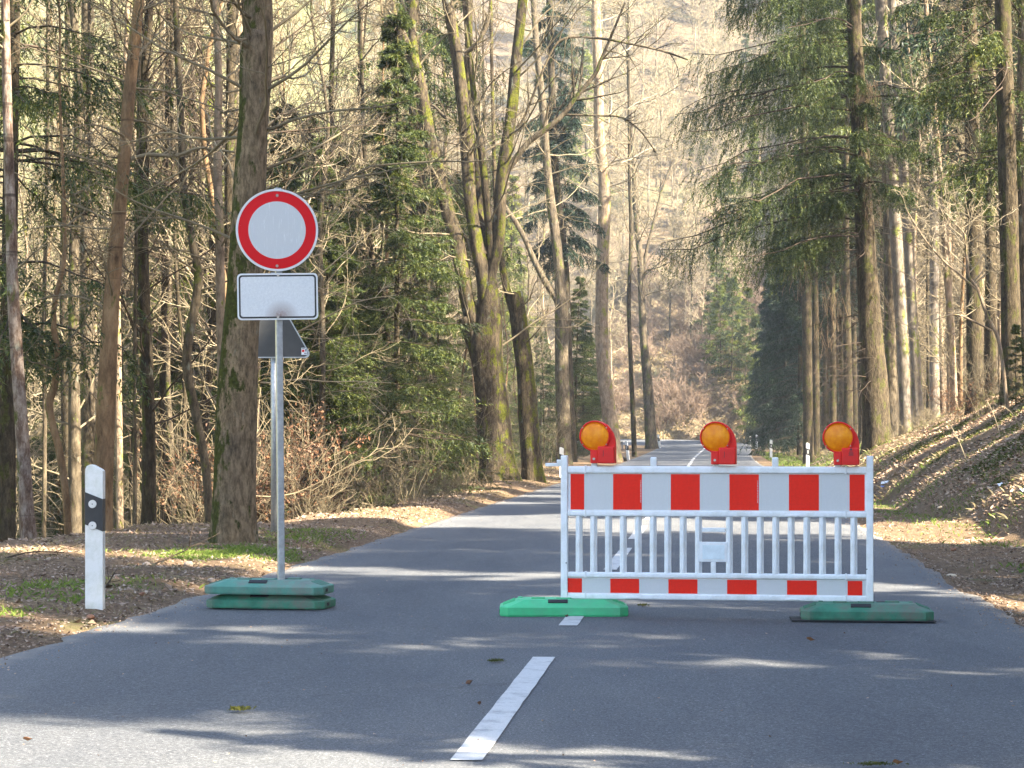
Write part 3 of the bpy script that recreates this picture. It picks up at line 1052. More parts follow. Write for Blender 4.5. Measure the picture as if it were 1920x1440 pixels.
xc = (bx(1319.5) + bx(1363.5)) / 2; wc = bx(1363.5) - bx(1319.5)
for y0, y1 in ((988, 996),):
    box('cross_slat', (xc, 0, (bz(y0) + bz(y1)) / 2), (wc, .032, bz(y0) - bz(y1)), W, bar, .004)
box('name_plate', (xc - .004, -.012, (bz(1014) + bz(1051)) / 2), (wc + .028, .016, bz(1014) - bz(1051)), W, bar, .004)
box('plate_sticker', (xc - .002, -.0215, (bz(1020) + bz(1046)) / 2), (wc - .01, .002, bz(1020) - bz(1046)), simple('pale_sticker', (.66, .74, .78), .4, .12, 14), bar)
box('centre_bar', (bx(1340.5), 0, (bz(1051.5) + bz(1072.5)) / 2), (.034, .034, bz(1051.5) - bz(1072.5)), W, bar, .006)
for px in (1228, 1456):
    box('peg', (bx(px), 0, (bz(857) + bz(875)) / 2), (.042, .034, bz(857) - bz(875)), W, bar, .010, 3)
for px in (1115.5, 1345, 1571.5):
    box('lamp_stub', (bx(px), 0, (bz(868) + bz(875)) / 2 + .006), (.038, .032, .034), W, bar, .006)
box('hook_arm', ((bx(1022) + bx(1053)) / 2, 0, bz(871.5)), (bx(1053) - bx(1022), .03, .022), W, bar, .004)
box('hook_tip', (bx(1048.5), -.012, bz(866)), (.03, .022, .03), W, bar, .004)
for px, y in ((1062.5, 1055), (1625.5, 1062)):
    bm = bmesh.new(); bm_cyl(bm, .004, .004, .004, Matrix.Rotation(math.pi / 2, 4, 'X'), 10)
    bm_obj('rivet', bm, M['black'], bar, (bx(px), -.026, bz(y)))


def lamp(px, py, label, k=1.0, mark=False):
    D = 15.4 + (px - 1058.5) / 572.5 * (-.3) - .012
    X, Yd, Zc = PX(px, py, D)
    r = empty('warning_lamp', (X, Yd, Zc), bang)
    tag(r, label, 'warning lamp', 'amber warning lamps on the barrier')
    R_ = .0975
    bm = bmesh.new()
    arc = [(R_ * 1.03 * math.cos(t), R_ * 1.03 * math.sin(t)) for t in np.linspace(math.radians(100), math.radians(255), 18)]
    out = [(-.029, -.181), (.136, -.181), (.136, -.045), (.131, -.015), (.119, .022), (.100, .052), (.076, .077), (.045, .094), (.015, .101)] + arc
    prism(bm, out, -.004, .055)
    bmesh.ops.bevel(bm, geom=[e for e in bm.edges if abs(e.verts[0].co.y - e.verts[1].co.y) < 1e-5], offset=.006, segments=2, affect='EDGES')
    bm_obj('housing', bm, M['lamp_red'], r)
    box('battery_case', (.0775, -.006, -.125), (.112, .10, .112), M['lamp_red'], r, .010, 3)
    box('neck', (-.004, -.002, -.139), (.05, .07, .084), M['lamp_red'], r, .007, 2)
    bm = bmesh.new()
    # ring around the lens
    seg = 48
    prof = [(R_ * 1.055, .012), (R_ * 1.055, -.030), (R_ * 1.03, -.038), (R_ * .97, -.038), (R_ * .955, -.028), (R_ * .955, .0)]
    rings = []
    for (rr, yy) in prof:
        rings.append([bm.verts.new((rr * math.cos(2 * math.pi * i / seg), yy, rr * math.sin(2 * math.pi * i / seg))) for i in range(seg)])
    for a, b2 in zip(rings, rings[1:]):
        for i in range(seg): bm.faces.new((a[i], a[(i + 1) % seg], b2[(i + 1) % seg], b2[i]))
    bm_obj('lens_ring', bm, M['lamp_red'], r, smooth=True)
    bm = bmesh.new()
    nc, nr, rl = 133, 11, R_ * .955
    cols = []
    for a in range(nc):
        x = -rl * .999 + 2 * rl * .999 * a / (nc - 1)
        hz_ = math.sqrt(max(0, rl * rl - x * x))
        c_ = []
        for b in range(nr):
            z = hz_ * (2 * b / (nr - 1) - 1)
            q_ = (x * x + z * z) / (rl * rl)
            c_.append(bm.verts.new((x, -.024 - .026 * math.sqrt(max(0, 1 - q_)) * .9 - (.0016 if a % 6 in (2, 3, 4) else 0) - (.0006 if a % 6 == 3 else 0), z)))
        cols.append(c_)
    for a in range(nc - 1):
        for b in range(nr - 1):
            bm.faces.new((cols[a][b], cols[a + 1][b], cols[a + 1][b + 1], cols[a][b + 1]))
    bm_obj('lens', bm, M['lens'], r)
    for an in (35, 145, 215, 325):
        t = math.radians(an)
        bm = bmesh.new(); bm_cyl(bm, .0038, .0038, .006, Matrix.Rotation(math.pi / 2, 4, 'X'), 10)
        bm_obj('screw', bm, M['bolt'], r, (R_ * .99 * math.cos(t), -.040, R_ * .99 * math.sin(t)))
    bm = bmesh.new(); bm_cyl(bm, .0085, .0085, .014, Matrix.Rotation(math.pi / 2, 4, 'X'), 12)
    bm_obj('clamp_bolt', bm, M['bolt'], r, (-.004, -.04, -.152))
    if mark:
        dm = simple('dark_print', (.12, .02, .03), .5, .1)
        for dx, dz, sx, sz in ((.0, .026, .014, .014), (0, .010, .024, .004), (0, .002, .030, .004), (0, -.006, .028, .004), (0, -.014, .032, .003)):
            box('printed_mark', (.082 + dx, -.0575, -.105 + dz), (sx, .001, sz), dm, r)
    else:
        dm = M['lamp_red']
        box('seam', (.060, -.0575, -.115), (.003, .002, .04), M['black'], r)
    return r


lamp(1116, 817.5, 'amber warning lamp above the left end of the barrier, in front of trees')
lamp(1342, 819.5, 'amber warning lamp above the middle of the barrier, in front of the far road')
lamp(1572, 820, 'amber warning lamp above the right end of the barrier, beside the bank', mark=True)

# ---- round road sign with blank plate
sg = empty('road_sign', (-1.605, 16.02, 0))
tag(sg, 'round white sign with red ring above a blank plate on a galvanised pole', 'road sign')
SD = 15.98
lean = ((519.5 - 526) / F * SD)
def spt(px, py, D=SD): return np.array([(px - 960) / F * D + 1.605, D - 16.02, CAMH + (HOR - py) / F * D])
bm = bmesh.new(); bm_box(bm, (0, 0, 0), (.046, .046, 2.78), .006, 2)
p0 = spt(526, 1090); p1 = spt(519.5, 365)
cz = (p0 + p1) / 2
po = bm_obj('pole', bm, M['steel'], sg, (cz[0], cz[1] + .050, cz[2]), (0, math.atan2(p1[0] - p0[0], p1[2] - p0[2]), math.radians(18)))
ctr = spt(519.5, 431.5)
RS = .283
def disc(name, r0, r1, y, th, mat, seg=96):
    bm = bmesh.new()
    prof = [(r1, y + th), (r1, y), (r0, y)] if r0 > 0 else [(r1, y + th), (r1, y)]
    rings = [[bm.verts.new((rr * math.cos(2 * math.pi * i / seg), yy, rr * math.sin(2 * math.pi * i / seg))) for i in range(seg)] for rr, yy in prof]
    for a, b2 in zip(rings, rings[1:]):
        for i in range(seg): bm.faces.new((a[i], a[(i + 1) % seg], b2[(i + 1) % seg], b2[i]))
    if r0 == 0: bm.faces.new(rings[-1])
    return bm
tilt = (math.radians(1.5), math.radians(-.8), math.radians(9))
def sp_(name, bm, mat, off=0.0, c0=ctr):
    return bm_obj(name, bm, mat, sg, (c0[0], c0[1], c0[2]), tilt)
bm = disc('x', 0, RS, .0, .004, None)
ob = sp_('sign_disc', bm, M['sign_rim'])
bm = disc('x', RS * .905, RS, -.006, .008, None); 
sp_('disc_rim', disc('x', RS * .955, RS * 1.004, -.005, .016, None), M['sign_rim'])
sp_('red_ring', disc('x', RS * .70, RS * .948, -.0022, .001, None), M['sign_red'])
sp_('white_field', disc('x', 0, RS * .70, -.0022, .001, None), M['sign_face'])
for dz in (RS * .845, -RS * .875):
    bm = bmesh.new(); bm_cyl(bm, .011, .009, .008, Matrix.Rotation(math.pi / 2, 4, 'X'), 12)
    c = Matrix.Rotation(tilt[2], 4, 'Z') @ Matrix.Rotation(tilt[0], 4, 'X') @ Vector((0.0, -.006, dz))
    bm_obj('sign_bolt', bm, M['bolt'], sg, (ctr[0] + c.x, ctr[1] + c.y, ctr[2] + c.z), tilt)
def rrect(w, h, r, n=6):
    pts = []
    for cx, cy, a0 in ((w / 2 - r, h / 2 - r, 0), (-w / 2 + r, h / 2 - r, 90), (-w / 2 + r, -h / 2 + r, 180), (w / 2 - r, -h / 2 + r, 270)):
        for i in range(n + 1):
            t = math.radians(a0 + 90 * i / n); pts.append((cx + r * math.cos(t), cy + r * math.sin(t)))
    return pts
pc = spt(520.6, 556)
PW, PH = .556, .322
tilt2 = (0, math.radians(-.9), math.radians(5))
def plate(name, w, h, r, y0, y1, mat):
    bm = bmesh.new(); prism(bm, rrect(w, h, r), y0, y1)
    return bm_obj(name, bm, mat, sg, tuple(pc), tilt2)
plate('blank_plate', PW, PH, .030, 0, .012, M['sign_rim'])
plate('black_border', PW - .022, PH - .022, .024, -.0015, .001, M['black'])
plate('plate_face', PW - .046, PH - .046, .016, -.003, .0, M['plate'])
for dz in (.146, -.142):
    bm = bmesh.new(); bm_cyl(bm, .009, .008, .008, Matrix.Rotation(math.pi / 2, 4, 'X'), 12)
    bm_obj('plate_bolt', bm, M['bolt'], sg, (pc[0] + .003, pc[1] - .007, pc[2] + dz))
for dz, cc in ((.22, ctr), (-.22, ctr), (.12, pc), (-.12, pc)):
    box('clamp', (cc[0] + .004, cc[1] + .052, cc[2] + dz), (.085, .06, .025), M['steel'], sg, .003)

# ---- triangular sign seen from behind
D2 = 25.6
x0, y0_, _ = PX(516, 1015, D2)
gzt = float(gz(x0, D2))
ts = empty('triangular_sign', (x0, D2, gzt))
tag(ts, 'dark grey back of a triangular road sign behind the round sign, with small sticker', 'road sign')
def tp(px, py): 
    p = PX(px, py, D2); return (p[0] - x0, p[2] - gzt)
bm = bmesh.new(); bm_cyl(bm, .038, .038, PX(0, 520, D2)[2] - gzt + .5, Matrix.Identity(4), 20)
zt = PX(0, 520, D2)[2] - gzt
bm_obj('pole', bm, M['steel'], ts, (tp(514, 0)[0], 0, zt / 2 - .2), smooth=True)
A = [tp(586, 671), tp(434, 671), tp(510, 538)]
def round_tri(P, r, n=6):
    out = []
    for i in range(3):
        p = Vector(P[i]); a = (Vector(P[i - 1]) - p).normalized(); b = (Vector(P[(i + 1) % 3]) - p).normalized()
        bi = (a + b).normalized(); c = p + bi * (r / math.sin(math.radians(30)))
        s0 = p + a * (r / math.tan(math.radians(30))); s1 = p + b * (r / math.tan(math.radians(30)))
        t0 = math.atan2(*(s0 - c).yx); t1 = math.atan2(*(s1 - c).yx)
        dlt = (t1 - t0 + math.pi) % (2 * math.pi) - math.pi
        for k in range(n + 1): 
            t = t0 + dlt * k / n; out.append((c.x + r * math.cos(t), c.y + r * math.sin(t)))
    return out
T3 = round_tri(A, .045)
cx3 = sum(p[0] for p in A) / 3; cz3 = sum(p[1] for p in A) / 3
bm = bmesh.new(); prism(bm, T3, -.062, -.056); bm_obj('sign_panel', bm, M['sign_back'], ts)
bm = bmesh.new()
sc_ = lambda p, k: (cx3 + (p[0] - cx3) * k, cz3 + (p[1] - cz3) * k)
n3 = len(T3)
ra = [bm.verts.new((*sc_(p, 1.012)[:1], -.070, sc_(p, 1.012)[1])) for p in T3]
rb = [bm.verts.new((sc_(p, .965)[0], -.070, sc_(p, .965)[1])) for p in T3]
rc = [bm.verts.new((sc_(p, 1.012)[0], -.052, sc_(p, 1.012)[1])) for p in T3]
for i in range(n3):
    j = (i + 1) % n3
    bm.faces.new((ra[i], ra[j], rb[j], rb[i])); bm.faces.new((ra[i], rc[i], rc[j], ra[j]))
bm_obj('folded_edge', bm, M['steel'], ts)
for py in (560, 668):
    px_, pz_ = tp(514, py); box('clamp', (px_, -.045, pz_), (.13, .03, .03), M['steel'], ts, .004)
px_, pz_ = tp(571.5, 659)
st = box('sticker', (px_, -.064, pz_), (.064, .002, .078), M['paper'], ts)
for dx, dz, sx, sz, mm in ((-.012, .004, .026, .026, 'sheet_red'), (.018, .012, .012, .03, 'sign_back'), (.012, -.022, .03, .008, 'sign_back'), (-.01, .030, .03, .006, 'sign_back')):
    box('sticker_print', (px_ + dx, -.0655, pz_ + dz), (sx, .001, sz), M[mm], ts)

# ---- delineator posts
def delineator(px, D, label, h=.93, rz=0.0, leanx=0.0, flip=1, z=None, hollow=False):
    x, y, _ = PX(px, 0, D)
    z = float(gz(x, y)) if z is None else z
    r = empty('delineator_post', (x, y, z - .03), rz)
    r.rotation_euler = (0, leanx, rz)
    tag(r, label, 'delineator post', 'delineator posts along the road')
    w = .06
    H = h + .03
    out = [(-w, -.25), (w, -.25), (w, H - .045), (w - .012, H - .033), (-.008, H - .003), (-.028, H), (-w + .010, H - .010), (-w, H - .032)]
    out = [(a * flip, b) for a, b in out]
    if flip < 0: out = out[::-1]
    bm = bmesh.new(); prism(bm, out, 0, .10)
    bmesh.ops.bevel(bm, geom=[e for e in bm.edges if abs(e.verts[0].co.y - e.verts[1].co.y) < 1e-5 and min(e.verts[0].co.z, e.verts[1].co.z) > -.1], offset=.006, segments=2, affect='EDGES')
    bm_obj('post', bm, M['post_white'], r)
    bm = bmesh.new()
    zt_, zb = H - .188, H - .41
    k = .048
    prism(bm, [(-w * 1.01, zb), (-w * 1.01, zt_), (w * 1.01, zt_ - k), (w * 1.01, zb - k)], -.004, .104)
    bm_obj('black_band', bm, M['black'], r)
    if hollow:
        box('reflector', (-.002, -.006, (zt_ + zb) / 2 - .024), (.036, .006, .12), M['reflector'], r, .004)
    else:
        for zz in (zt_ - .082, zt_ - .230):
            bm = bmesh.new(); bm_cyl(bm, .0285, .0265, .008, Matrix.Rotation(math.pi / 2, 4, 'X'), 28)
            f = bm_obj('reflector', bm, M['reflector'], r, (-.009, -.007, zz))
            bm = bmesh.new(); bm_cyl(bm, .004, .004, .004, Matrix.Rotation(math.pi / 2, 4, 'X'), 8)
            bm_obj('pin', bm, M['black'], f, (0, -.004, 0))
    return r


delineator(176, 15.8, 'large white delineator post with two round reflectors on the near left verge', h=.91, z=.085)
delineator(1053, 65.5, 'white delineator post half hidden behind the left barrier post', h=.86, hollow=True)
delineator(1178, 108, 'tilted white delineator post between the trunks left of the far road', rz=-.5, leanx=-.14, hollow=True)
delineator(1237, 152, 'small tilted delineator post at the right foot of the last roadside trunk', rz=-.5, leanx=-.16, hollow=True)
delineator(1515, 80, 'white delineator post on the right verge, nearest of the right row', h=.95, hollow=True)
delineator(1446, 115, 'second nearest delineator post of the row along the right verge', hollow=True)
delineator(1419, 150, 'third delineator post of the right row, one of the close distant pair', hollow=True)
delineator(1407, 172, 'farthest small delineator post of the row on the right verge', hollow=True)

# ================================================================== TREES
TREE_N = [0]


def part(root, name, me):
    o = link(name, me, root)
    if name in ('branches', 'foliage', 'dead_foliage', 'leaves', 'branch'):
        o['kind'] = 'stuff'          # countless twigs and needles
    KIDS.setdefault(root.name, []).append(o)
    return o


def off(me_arrays, base):
    return me_arrays - np.asarray(base)


def key_tree(name, label, stems, D, bark, cat='tree', group=None, nb=30, levels=(5, 4), blen=2.5, bmat='twig', minr=.006, Htop=None,
             sides=14, up=.04, elev=(0, 50), az=None, branches=True, hfrom=.25, base_bury=.25, amp=.012, seed=None, ext=True, wscale=1.0, extra=None):
    """stems: polylines of (px, py, width px[, depth offset]) read off the photograph; the first one is rooted in the ground"""
    TREE_N[0] += 1
    rng = np.random.default_rng(seed if seed is not None else 900 + TREE_N[0])
    x0, y0, _ = PX(stems[0][0][0], 0, D)
    z0 = float(gz(x0, y0))
    base = np.array([x0, y0, z0])
    paths = []
    for j, st in enumerate(stems):
        rows = []
        for p in st:
            d = D + (p[3] if len(p) > 3 else 0)
            w = PX(p[0], p[1], d)
            rows.append([w[0] - x0, w[1] - y0, w[2] - z0, max(.006, p[2] / 2 / F * d * wscale)])
        if j == 0:
            rows[0][2] = -base_bury
            if rows[1][2] < .4: rows.pop(1)
        last = rows[-1]; prev = rows[-2]
        if ext and st[-1][1] <= 40 and Htop:
            # grow on above the frame
            dirv = np.array(last[:3]) - np.array(prev[:3]); dirv = dirv / np.linalg.norm(dirv)
            dirv = norm(dirv + np.array([0, 0, .8]))
            n = 4; L = max(1.0, Htop - last[2])
            for i in range(1, n + 1):
                q = np.array(last[:3]) + dirv * L * i / n + rng.normal(0, .05 * L / n, 3) * np.array([1, 1, 0])
                rows.append([*q, last[3] * (1 - .9 * i / n) + .01])
        paths.append(rows)
    root = empty(name, tuple(base))
    tag(root, label, cat, group)
    part(root, 'trunk', trunk_mesh(paths, M[bark], sides=sides, amp=amp))
    if branches:
        ps, ds, Ls, rs = [], [], [], []
        tot = sum(np.linalg.norm(np.array(r[-1][:3]) - np.array(r[0][:3])) for r in paths)
        for j, rows in enumerate(paths):
            c = catmull(rows, 6)
            ln = np.linalg.norm(c[-1, :3] - c[0, :3])
            k = max(2, int(round(nb * ln / tot)))
            lo = hfrom if j == 0 else .12
            t = np.sort(rng.uniform(lo, 1, k)) * (len(c) - 1) * .999
            i = t.astype(int); f = (t - i)[:, None]
            q = c[i] * (1 - f) + c[i + 1] * f
            a = rng.uniform(0, 2 * np.pi, k) if az is None else rng.uniform(az[0], az[1], k)
            e = np.radians(rng.uniform(elev[0], elev[1], k))
            ps.append(q[:, :3]); ds.append(np.stack([np.cos(a) * np.cos(e), np.sin(a) * np.cos(e), np.sin(e)], 1))
            Ls.append(blen * rng.uniform(.45, 1.25, k)); rs.append(np.minimum(q[:, 3] * .45, .0055 * blen + .005) + minr * .5)
        me = branch_set(np.vstack(ps), np.vstack(ds), np.concatenate(Ls), np.concatenate(rs), levels, rng, M[bmat], up=up, minr=minr)
        part(root, 'branches', me)
    return root, base, paths, rng


def add_branches(root, base, lines, mat, rng, levels=(6, 4), minr=.005, up=.02, D=None, name='branch'):
    """individually placed limbs read off the photograph"""
    for ln in lines:
        rows = []
        for p in ln:
            d = D + (p[3] if len(p) > 3 else 0)
            w = PX(p[0], p[1], d) - base
            rows.append([*w, max(.006, p[2] / 2 / F * d)])
        c = catmull(rows, 5)
        P = c[None, :, :3]; R = c[None, :, 3]
        Vs, Qs = [], []
        V, q = tubes(P, R, 7); Vs.append(V); Qs.append(q); o = len(V)
        for li, k in enumerate(levels):
            P, R = children(P, R, k if li else k * 2, (30, 65), rng, n=5, up=up, minr=minr, lenf=(.2, .45), t0=.15)
            V, q = tubes(P, R, 4 if li == 0 else 3, o); Vs.append(V); Qs.append(q); o += len(V)
        part(root, name, mesh_np(name, np.vstack(Vs), [np.vstack(Qs)], [M[mat]], smooth=True))


G_ROAD = 'bare roadside trees left of the road'
# the big mossy trunk behind the sign
key_tree('deciduous_tree', 'thick bare trunk with dark moss down its left side, directly behind the round sign',
         [[(435, 1035, 84), (437, 980, 80), (440, 900, 78), (444, 760, 74), (450, 640, 68), (458, 540, 66), (465, 420, 62), (470, 330, 60), (476, 230, 56), (480, 150, 60), (482, 80, 60), (484, 0, 54)]],
         23.9, 'bark_moss', nb=34, levels=(6, 5), blen=2.4, Htop=17, sides=40, amp=.013, hfrom=.33, minr=.004, elev=(-5, 45), seed=5)
r_, b_, _, rg = key_tree('deciduous_tree', 'tan leaning smooth trunk rising behind the large near delineator post',
         [[(190, 1015, 38), (194, 900, 36), (200, 740, 34), (207, 600, 31), (217, 470, 27), (233, 300, 24), (243, 170, 23), (255, 60, 21), (260, 0, 20)]],
         27, 'bark_tan', nb=26, levels=(6, 4), blen=1.6, Htop=14, sides=20, hfrom=.25, minr=.004)
add_branches(r_, b_, [[(246, 298, 8), (280, 290, 8), (330, 292, 7), (370, 278, 6), (405, 281, 5), (440, 285, 4)], [(215, 590, 5), (160, 560, 4), (100, 555, 3), (20, 580, 2)]], 'twig', rg, D=27)
key_tree('birch_tree', 'reddish white birch trunk near the left edge, left of the large delineator post',
         [[(58, 1030, 34), (50, 960, 28), (44, 850, 25), (38, 760, 24), (30, 640, 24), (24, 540, 22), (20, 400, 20), (14, 200, 18), (10, 0, 16)]], 26, 'bark_birch', nb=14, levels=(5, 4), blen=1.5, Htop=13, minr=.004)
SPR = {}
SPR['left'] = key_tree('spruce_tree', 'dark spruce trunk cut by the left edge, behind the birch',
         [[(12, 1035, 34), (14, 800, 32), (18, 500, 30), (22, 200, 26), (24, 0, 24)]], 29, 'bark_spruce', nb=30, levels=(5,), blen=1.2, Htop=18, elev=(-20, 10), up=-.03, bmat='twig_dark', minr=.004)
key_tree('deciduous_tree', 'crooked slender stem with an S bend, left of the large delineator post',
         [[(131, 1020, 14), (124, 940, 14), (112, 850, 14), (97, 790, 14), (92, 755, 15), (103, 720, 14), (108, 660, 12), (100, 610, 11), (104, 560, 10), (120, 480, 9), (118, 330, 7), (112, 180, 5), (112, 40, 4)]], 27.5, 'bark_tan', nb=16, levels=(5, 4), blen=1.3, Htop=9, minr=.004, sides=12)
key_tree('deciduous_tree', 'slim sunlit pale stem just right of the tan leaning trunk',
         [[(226, 1000, 13), (224, 900, 14), (222, 760, 14), (221, 640, 13), (220, 520, 13), (226, 380, 12), (232, 200, 10), (240, 0, 8)]], 33, 'bark_pale', nb=14, levels=(5, 4), blen=1.4, Htop=12, minr=.004, sides=12)
key_tree('deciduous_tree', 'straight grey trunk between the crooked stem and the tan leaning trunk',
         [[(168, 930, 27), (166, 760, 26), (163, 600, 25), (163, 420, 24), (160, 300, 22), (162, 0, 18)]], 38, 'bark_grey', nb=24, levels=(5, 4), blen=1.6, Htop=15, minr=.005)
key_tree('deciduous_tree', 'slender trunk bending right low down, midway between delineator post and sign',
         [[(394, 985, 16), (388, 900, 16), (372, 800, 17), (352, 700, 18), (353, 640, 17), (372, 530, 17), (360, 450, 15), (344, 350, 14), (340, 240, 13), (333, 100, 12), (330, 0, 11)]], 31, 'bark_grey', nb=24, levels=(6, 4), blen=1.7, Htop=13, minr=.004)
key_tree('deciduous_tree', 'pale spotted twin trunk, left one of two close behind the mossy trunk',
         [[(418, 985, 15), (417, 800, 16), (414, 600, 17), (412, 450, 17), (408, 300, 16), (410, 150, 14), (404, 0, 13)]], 30, 'bark_pale', nb=22, levels=(5, 4), blen=1.5, Htop=14, minr=.004)
key_tree('deciduous_tree', 'dark trunk tucked against the left side of the mossy trunk',
         [[(430, 980, 18), (431, 700, 18), (430, 450, 18), (430, 300, 17), (432, 150, 16), (436, 0, 15)]], 33, 'bark_dark', nb=22, levels=(5, 4), blen=1.6, Htop=15, minr=.005)
for i, (a, w, D, lab) in enumerate((
        ([(270, 990), (268, 800), (266, 500), (262, 200), (262, 0)], 13, 36, 'thin upright dark stem, first to the right of the tan leaning trunk'),
        ([(252, 1000), (253, 880), (252, 700), (256, 400), (262, 100), (262, 0)], 8, 31, 'very thin dark stem standing close beside the tan leaning trunk'),
        ([(306, 985), (304, 800), (308, 560), (312, 300), (316, 0)], 13, 38, 'upright dark stem halfway between the tan leaning trunk and the mossy trunk'),
        ([(330, 980), (322, 860), (314, 700), (318, 500), (310, 300), (300, 0)], 12, 41, 'gently bowed grey stem left of the slender bending trunk'),
        ([(343, 975), (346, 850), (345, 700), (330, 500), (322, 200), (322, 0)], 9, 35, 'thin greenish stem beside the foot of the slender bending trunk'),
        ([(80, 1000), (84, 800), (82, 640), (88, 300), (90, 0)], 9, 34, 'thin dark straight stem between the birch and the crooked stem'),
        ([(128, 900), (126, 700), (122, 560), (126, 300), (128, 0)], 11, 42, 'thin dark stem right behind the crooked slender stem'))):
    key_tree('slender_tree', lab, [[(p[0], p[1], w * (1 - .35 * k / len(a))) for k, p in enumerate(a)]], D, ('bark_dark', 'bark_grey')[i % 2], nb=18, levels=(5, 4), blen=1.3, Htop=11, minr=.0045, sides=10)

key_tree('deciduous_tree', 'thin forked bare tree between the blank plate and the big dark spruce trunk',
         [[(733, 800, 17), (731, 760, 17), (727, 660, 16), (716, 545, 15), (704, 500, 11), (692, 450, 11), (686, 330, 10), (680, 200, 8), (676, 40, 7)],
          [(716, 545, 9), (728, 522, 8), (752, 500, 6), (770, 485, 5), (800, 440, 4)]], 48, 'bark_dark', nb=34, levels=(6, 5), blen=2.4, Htop=14, minr=.005)
key_tree('slender_tree', 'brown straight conifer stem just left of the thin forked bare tree',
         [[(682, 850, 11), (681, 700, 11), (679, 500, 10), (676, 300, 9), (674, 0, 7)]], 52, 'bark_dark', nb=50, levels=(4,), blen=1.6, Htop=15, elev=(-25, 5), up=-.02, bmat='twig_dark', minr=.006)
SPR['dark'] = key_tree('spruce_tree', 'thick straight dark trunk between the forked bare tree and the multi-stemmed mossy tree',
         [[(785, 905, 42), (784, 800, 38), (783, 600, 35), (784, 420, 33), (783, 250, 31), (772, 0, 27)]], 64, 'bark_spruce', nb=50, levels=(5, 4), blen=3.0, Htop=22, elev=(-25, 15), up=-.02, bmat='twig_dark', minr=.006, hfrom=.42)

r_, b_, _, rg = key_tree('deciduous_tree', 'large multi-stemmed tree with bright moss, beside the left road edge',
         [[(935, 908, 80), (930, 850, 72), (922, 760, 66), (915, 690, 66), (913, 640, 66), (918, 590, 56), (918, 560, 46), (920, 535, 34), (921, 515, 24), (934, 450, 27), (939, 350, 26), (950, 270, 25), (960, 200, 24), (968, 110, 22), (978, 20, 20)],
          [(912, 700, 46), (893, 645, 38), (872, 605, 32), (868, 596, 28)],
          [(918, 690, 40), (893, 620, 33), (876, 565, 31), (868, 520, 31), (855, 450, 31), (840, 400, 30), (826, 340, 29), (808, 275, 29), (795, 200, 27), (783, 140, 26), (765, 90, 24), (745, 45, 20), (733, 10, 18)],
          [(915, 600, 40), (907, 525, 32), (893, 455, 27), (882, 380, 26), (876, 290, 27), (870, 210, 26), (858, 110, 25), (846, 40, 23), (838, 0, 22)],
          [(905, 480, 22), (899, 400, 22, .6), (893, 320, 21, .8), (880, 240, 18, 1), (878, 130, 17, 1.2), (880, 0, 14, 1.5)],
          [(925, 500, 20), (918, 440, 17), (905, 300, 15), (893, 220, 13, .5), (880, 100, 11, .6), (870, 0, 10, .8)],
          [(782, 140, 18), (776, 100, 18), (772, 40, 16), (775, 0, 15)]],
         55.5, 'bark_maple', nb=54, levels=(6, 5), blen=3.4, Htop=17, wscale=.9, sides=28, amp=.02, hfrom=.45, minr=.006, elev=(0, 50), seed=77)
add_branches(r_, b_, [
    [(938, 345, 15), (955, 315, 13), (990, 268, 11), (1030, 238, 11), (1058, 212, 10), (1082, 180, 9), (1115, 140, 8), (1128, 110, 7), (1145, 70, 5), (1172, 5, 4)],
    [(970, 240, 6), (985, 215, 5), (1030, 105, 4), (1060, 72, 5), (1125, 72, 5), (1180, 82, 4), (1240, 95, 4), (1290, 112, 3)],
    [(818, 385, 10), (800, 365, 9), (760, 340, 8), (700, 315, 7), (640, 300, 6), (560, 290, 4)],
    [(812, 330, 9), (780, 300, 8), (740, 275, 6), (680, 260, 5), (620, 245, 3)],
    [(865, 235, 8), (835, 220, 7), (815, 200, 5), (800, 195, 4)],
    [(870, 100, 10), (890, 85, 8), (910, 55, 7), (920, 20, 5)],
    [(1055, 215, 5), (1130, 217, 4), (1165, 220, 4), (1200, 245, 3), (1230, 285, 3)],
    [(850, 415, 6), (870, 440, 6), (882, 470, 5)],
], 'bark_grey', rg, D=55.5, levels=(6, 4), minr=.006)
key_tree('deciduous_tree', 'broken-topped brown trunk just right of the multi-stemmed mossy tree',
         [[(1000, 903, 42), (996, 860, 38), (990, 780, 36), (985, 700, 34), (978, 640, 32), (972, 590, 32), (966, 548, 30)],
          [(972, 610, 18), (955, 560, 15), (944, 510, 13), (938, 460, 10, .4), (930, 380, 9, .8), (925, 250, 7, 1), (920, 0, 6, 1.5)]], 57.5, 'bark_maple', nb=16, levels=(5, 4), blen=2.4, Htop=12, minr=.006, sides=20, hfrom=.6, amp=.015)
r_, b_, _, rg = key_tree('deciduous_tree', 'forked trunk with a left-leaning limb, behind the left end of the barrier',
         [[(1058, 872, 30), (1056, 800, 27), (1054, 700, 26), (1053, 580, 25), (1050, 540, 20), (1046, 480, 19), (1040, 430, 18), (1033, 380, 17), (1025, 300, 15), (1018, 200, 14), (1006, 90, 12), (1000, 0, 11)],
          [(1054, 590, 17), (1043, 560, 14), (1020, 525, 12), (1000, 485, 11), (985, 450, 10), (968, 418, 9), (950, 392, 8), (935, 360, 6), (925, 330, 4)]], 90, 'bark_grey', nb=24, levels=(5, 4), blen=4.2, Htop=21, minr=.010, sides=16, hfrom=.5)
key_tree('deciduous_tree', 'tall pale sunlit trunk above the left warning lamp',
         [[(1150, 868, 34), (1145, 800, 29), (1138, 745, 27), (1131, 680, 25), (1128, 600, 24), (1129, 500, 23), (1133, 400, 23), (1132, 330, 21), (1124, 250, 20), (1122, 150, 19), (1118, 40, 18)]], 102, 'bark_pale', nb=34, levels=(6, 5), blen=4.2, Htop=23, minr=.011, sides=18, hfrom=.4, bmat='twig_pale')
